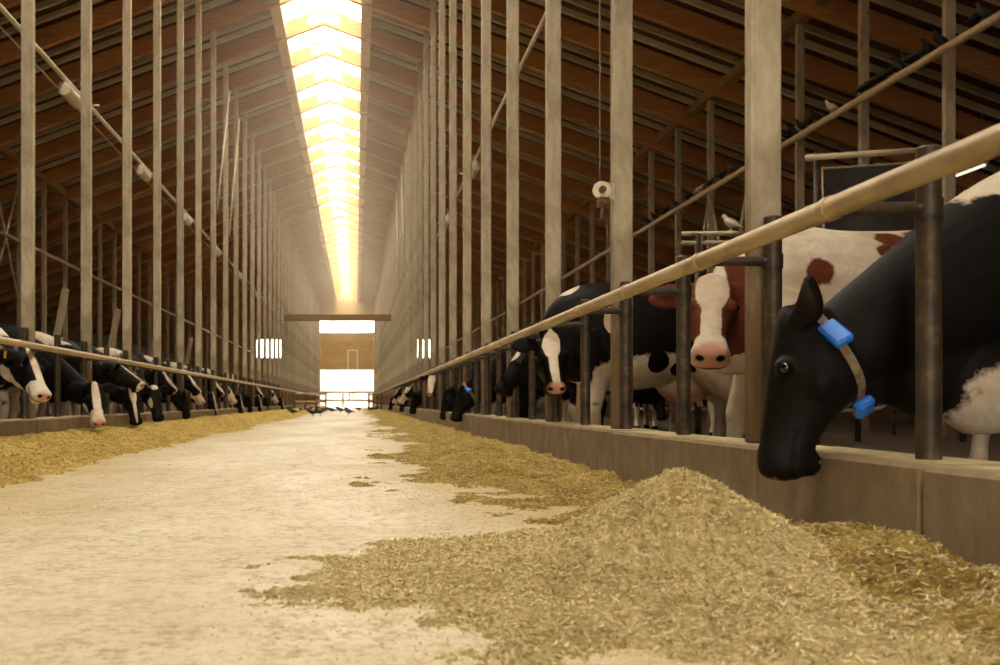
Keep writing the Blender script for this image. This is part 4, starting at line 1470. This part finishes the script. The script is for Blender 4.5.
    place_cow('cow with a cream face and dark eye patches, head hanging by the left kerb', (-4.30, 13.25), (1, -0.05), (-3.14, 13.20, 0.72), (-3.02, 12.98, 0.29), (0.45, -0.8, 0.35),
              [*LEGS, BELLY, ('hb', (0, 0.0, -0.1), (0.5, 0.2, 0.4)), ('hb', (0, 0.2, -0.1), (0.5, 0.4, 0.4)), ('hw', (0, 0.25, 0.0), (0.05, 0.36, 0.10)), ('hw', (0, 0.50, -0.06), (0.16, 0.14, 0.16)), ('hw', (0.12, 0.30, -0.2), (0.06, 0.12, 0.09)), ('hp', (0, 0.565, -0.05), (0.09, 0.07, 0.09))],
              voxel=0.015, group=GL)
    place_cow('black cow with a narrow white blaze eating under the profiled black cow', (-4.40, 15.85), (1, -0.05), (-3.20, 15.70, 0.70), (-3.08, 15.52, 0.20), (0.35, -0.85, 0.4),
              [*LEGS, ('w', (0, -0.3, 1.4), (0.4, 0.5, 0.2)), HEADALL, ('hw', (0, 0.10, 0.0), (0.05, 0.16, 0.1)), ('hw', (0, 0.3, 0.0), (0.022, 0.3, 0.08))], voxel=0.015, group=GL)
    place_cow('black cow with a pale poll, face down in the yellow feed on the left', (-4.40, 17.05), (1, 0.0), (-3.12, 17.0, 0.73), (-2.98, 16.84, 0.22), (0.5, -0.8, 0.4),
              [*LEGS, ('w', (0.1, -0.5, 1.4), (0.4, 0.5, 0.3)), HEADALL, ('hw', (0, -0.02, -0.02), (0.08, 0.07, 0.07)), ('hw', (0.09, 0.25, -0.06), (0.03, 0.10, 0.06))], voxel=0.015, group=GL)
    # ---- prototypes for the rows farther down
    protos = []
    for i, (pl, ns, up, ops, seed, amp, thr) in enumerate((
            ((0.05, 1.10, 0.70), (0.10, 1.22, 0.20), (0.1, 1, 0.3), [*LEGS, BELLY, HEADALL, blaze(0.05, 0.35, 0.25), MUZZLE], 3, 1.0, 0.1),
            ((-0.05, 1.12, 0.72), (-0.12, 1.22, 0.21), (-0.1, 1, 0.3), [*LEGS, HEADALL], 5, 1.0, 0.35),
            ((0.02, 0.95, 1.12), (0.05, 1.28, 0.70), (0.1, 0.8, 0.6), [*LEGS, BELLY, HEADALL, ('hw', (0, 0.24, 0.0), (0.075, 0.4, 0.12)), MUZZLE], 8, 1.0, 0.0),
            ((0.0, 1.0, 0.95), (0.1, 1.28, 0.50), (0.1, 0.8, 0.5), [*LEGS, ('hw', (0, 0.3, -0.1), (0.2, 0.5, 0.3)), ('hb', (0.12, 0.15, -0.08), (0.1, 0.12, 0.12)), MUZZLE], 14, 1.0, -0.15),
    )):
        me, fr = cow_mesh(pl, ns, up, 1.0, 1.0, 0.022, ear_th=0.024)
        paint(me, fr, ops, seed, thr, amp)
        protos.append((me, fr))
    kinds = ['black cow with a white blaze, head down', 'dark cow with a black face, head down', 'cow with a white face held up', 'mostly white cow with dark eye patches']
    base = [None] * 4
    lefts = [(19.0, 2), (20.75, 1), (22.0, 2), (23.3, 3), (25.8, 0), (27.0, 2), (29.5, 3), (30.8, 0), (33.2, 1), (36.9, 0), (38.2, 2), (41.0, 1), (44.5, 3), (48.2, 0)]
    rights = [(19.6, 1), (28.95, 1), (31.4, 0), (32.7, 2), (35.2, 3), (36.5, 1), (38.9, 0), (41.4, 2), (43.9, 3), (47.6, 0)]
    cnt = {}
    for side, lst in (('left', lefts), ('right', rights)):
        for i, (y, k) in enumerate(lst):
            me, fr = protos[k]
            x = -4.42 + random.uniform(-0.06, 0.1) if side == 'left' else 2.68 + random.uniform(-0.1, 0.06)
            rz = (-math.pi / 2 if side == 'left' else math.pi / 2) + random.uniform(-0.06, 0.06)
            lab = '%s, %s of the far %s row' % (kinds[k], ordinal(i), side)
            if base[k] is None:
                o = base[k] = finish_cow(me, fr, lab, (x, y), rz, 'coat_black', GL if side == 'left' else GR)
            else:
                o = dup(base[k])
                o.location = (x, y, 0)
                o.rotation_euler = (0, 0, rz)
                tag(o, lab, 'cow', GL if side == 'left' else GR)
    # cows loose in the stalls behind
    for i, (x, y, rz, k) in enumerate(((5.3, 15.7, 0.05, 3), (5.3, 20.2, 3.05, 1), (-6.75, 19.0, 0.08, 2), (-6.75, 25.5, 3.2, 0))):
        o = dup(base[k])
        o.location = (x, y, 0)
        o.rotation_euler = (0, 0, rz)
        tag(o, ['pale legged cow standing in the stalls behind the blazed black cow', 'dark cow standing deep in the right stalls', 'white faced cow standing deep in the left stalls', 'dark cow standing beyond the white faced one in the left stalls'][i], 'cow', 'cows standing in the stalls')


# ------------------------------------------------------------------ pigeons
def bird_mesh(pose):
    b = MB()
    if pose == 'perch':
        P = [(-0.17, 0.0, 0.03), (-0.12, 0, 0.05), (-0.06, 0, 0.085), (0.0, 0, 0.11), (0.05, 0, 0.14), (0.075, 0, 0.175), (0.09, 0, 0.205), (0.105, 0, 0.215), (0.125, 0, 0.21), (0.145, 0, 0.203)]
        lz = -0.005
    else:
        P = [(-0.18, 0.0, 0.085), (-0.12, 0, 0.095), (-0.06, 0, 0.11), (0.0, 0, 0.12), (0.055, 0, 0.125), (0.095, 0, 0.135), (0.12, 0, 0.15), (0.14, 0, 0.155), (0.16, 0, 0.145), (0.18, 0, 0.135)]
        lz = 0.0
    W = [0.028, 0.03, 0.05, 0.062, 0.055, 0.036, 0.028, 0.03, 0.016, 0.003]
    Hh = [0.008, 0.014, 0.042, 0.062, 0.056, 0.036, 0.028, 0.029, 0.014, 0.003]
    A = catmull(np.column_stack([P, W, Hh]), 3)
    n = len(A)
    T = np.gradient(A[:, :3], axis=0)
    U = [unit(np.cross(unit(t), (0, -1.0, 0))) for t in T]
    U = [u if u[2] > 0 else -u for u in U]
    loft(b, A[:, :3], [np.array((0, 1.0, 0))] * n, U, A[:, 3], A[:, 4], 2.0, 12)
    for q in (-1, 1):
        wv = catmull([(0.05, q * 0.052, 0.125 if pose != 'perch' else 0.135), (-0.02, q * 0.062, 0.115 if pose != 'perch' else 0.105), (-0.1, q * 0.045, 0.105 if pose != 'perch' else 0.06), (-0.16, q * 0.02, 0.1 if pose != 'perch' else 0.035)], 3)
        b.tube(wv, np.interp(np.linspace(0, 1, len(wv)), [0, 0.3, 1], [0.02, 0.03, 0.006]), 8)
        b.tube([(0.0, q * 0.025, 0.075), (0.005, q * 0.026, lz + 0.008), (0.04, q * 0.028, lz + 0.004)], 0.006, 6)
    return b


def build_birds():
    pm, gm = bird_mesh('perch'), bird_mesh('ground')
    protos = {}
    X, Z = 7.60, CAMZ + 4.56 + 0.055
    lst = [(648, 0), (655, 0), (665, 0), (676, 0), (688, 0), (699, 2), (709, 0), (722, 0), (733, 1), (786, 0), (793, 0), (801, 0), (808, 0), (816, 0), (832, 2), (861, 1), (867, 0), (874, 1), (880, 0), (887, 1), (899, 1), (908, 0), (914, 0), (921, 1), (928, 0), (940, 0), (976, 0), (984, 1)]
    mats = ['pigeon_dark', 'pigeon_grey', 'pigeon_white']
    names = ['dark', 'grey', 'white']
    cnt = [0, 0, 0]

    def bird(kind, pose, loc, rz, lab, grp, sc=1.0):
        key = (kind, pose)
        if key not in protos:
            o = protos[key] = (pm if pose == 'perch' else gm).build('pigeon', MAT[mats[kind]], None, True)
        else:
            o = protos[key].copy()
            COL.objects.link(o)
        o.location = loc
        o.scale = (sc, sc, sc)
        o.rotation_euler = (0, 0, rz)
        tag(o, lab, 'pigeon', grp)
    tot = 0
    for px, k in lst[::-1]:
        y = F * X / (px - 356)
        ang = random.choice((0, math.pi, math.pi)) + random.uniform(-0.3, 0.3)
        if k == 2:
            lab = ['white pigeon perched on the overhead pipe between the two near tall posts', 'white pigeon perched lower down the overhead pipe'][0 if px > 800 else 1]
        else:
            nn = cnt[0] + cnt[1]
            lab = '%s %s pigeon from the near end of the overhead pipe' % (ordinal(nn) if nn < 20 else 'far', names[k])
            if nn >= 20:
                lab = 'one of the far dark pigeons where the overhead pipe recedes'
        cnt[k] += 1
        bird(k, 'perch', (X, y, Z), ang, lab, 'pigeons on the overhead pipe', 0.88)
    gl = [(284, 412), (289, 413), (293, 415), (297, 411), (301, 412.5), (305, 411.5), (309, 413), (313, 416.5), (316, 413.5), (320, 415.5), (324, 412), (328, 410.5), (332, 413), (341, 413), (346, 411), (349, 415), (359, 411.5), (371, 411), (376, 410.5), (318, 410), (296, 409), (311, 410.5), (287, 410), (338, 410)]
    for i, (px, py) in enumerate(gl):
        y = F * CAMZ / (py - 402)
        x = (px - 356) * y / F
        z = max(0.0, float(h_left(np.array([x]), np.array([y]))[0]), float(h_right(np.array([x]), np.array([y]))[0]) if -0.4 < x < 1.57 else 0.0)
        z = 0.0 if y > 55 else max(0.0, z - 0.05)
        bird(0 if i % 3 else 1, 'ground', (x, y, z), random.uniform(0, 6.28), 'one of the small dark pigeons pecking on the alley floor before the far doorway', 'pigeons on the alley floor', 1.3)
    # one on the stall gate
    bird(2, 'perch', (4.15 + 0.62, 14.0 - 0.025, CAMZ + 2.14 + 0.035), 2.5, 'white bird perched on the high stall gate', 'birds in the stalls', 0.9)


# ------------------------------------------------------------------ light, camera
def build_light():
    w = bpy.data.worlds.new('sky')
    SC.world = w
    w.use_nodes = True
    bg = w.node_tree.nodes['Background']
    bg.inputs[0].default_value = (1.0, 0.905, 0.75, 1)
    bg.inputs[1].default_value = 17.0

    def portal(name, loc, rot, sx, sy):
        l = bpy.data.lights.new(name, 'AREA')
        l.shape = 'RECTANGLE'
        l.size, l.size_y = sx, sy
        l.cycles.is_portal = True
        o = bpy.data.objects.new(name, l)
        o.location = loc
        o.rotation_euler = rot
        COL.objects.link(o)
    portal('skylight_portal', (XC, (YEND + YREAR) / 2, RIDGE + 1.4), (0, 0, 0), 2.2, YEND - YREAR)
    portal('far_door_portal', (XC, YEND + 0.5, 4.2), (math.radians(-90), 0, 0), 5.2, 8.3)
    portal('rear_door_portal', (XC, YREAR - 0.5, 2.5), (math.radians(90), 0, 0), 5.2, 5.2)

    cam = bpy.data.cameras.new('camera')
    co = bpy.data.objects.new('camera', cam)
    COL.objects.link(co)
    co.location = (0, 0, CAMZ)
    co.rotation_euler = (math.radians(90), 0, 0)
    cam.sensor_width = 36
    cam.lens = F * 36 / 1000
    cam.shift_x = 0.144
    cam.shift_y = 0.0695
    cam.clip_start = 0.05
    cam.clip_end = 600
    cam.dof.use_dof = True
    cam.dof.focus_distance = 6.0
    cam.dof.aperture_fstop = 4.5
    SC.camera = co
    vs = SC.view_settings
    vs.view_transform = 'Standard'
    vs.look = 'None'
    vs.gamma = 1.0
    vs.use_curve_mapping = False
    vs.exposure = 0.0
    SC.cycles.use_denoising = True
    SC.cycles.diffuse_bounces = 6
    SC.cycles.max_bounces = 12
    SC.cycles.volume_bounces = 1
    SC.cycles.sample_clamp_indirect = 12.0


build_shell()
build_posts()
build_fences()
build_fittings()
build_feed()
build_cows()
build_birds()
build_light()
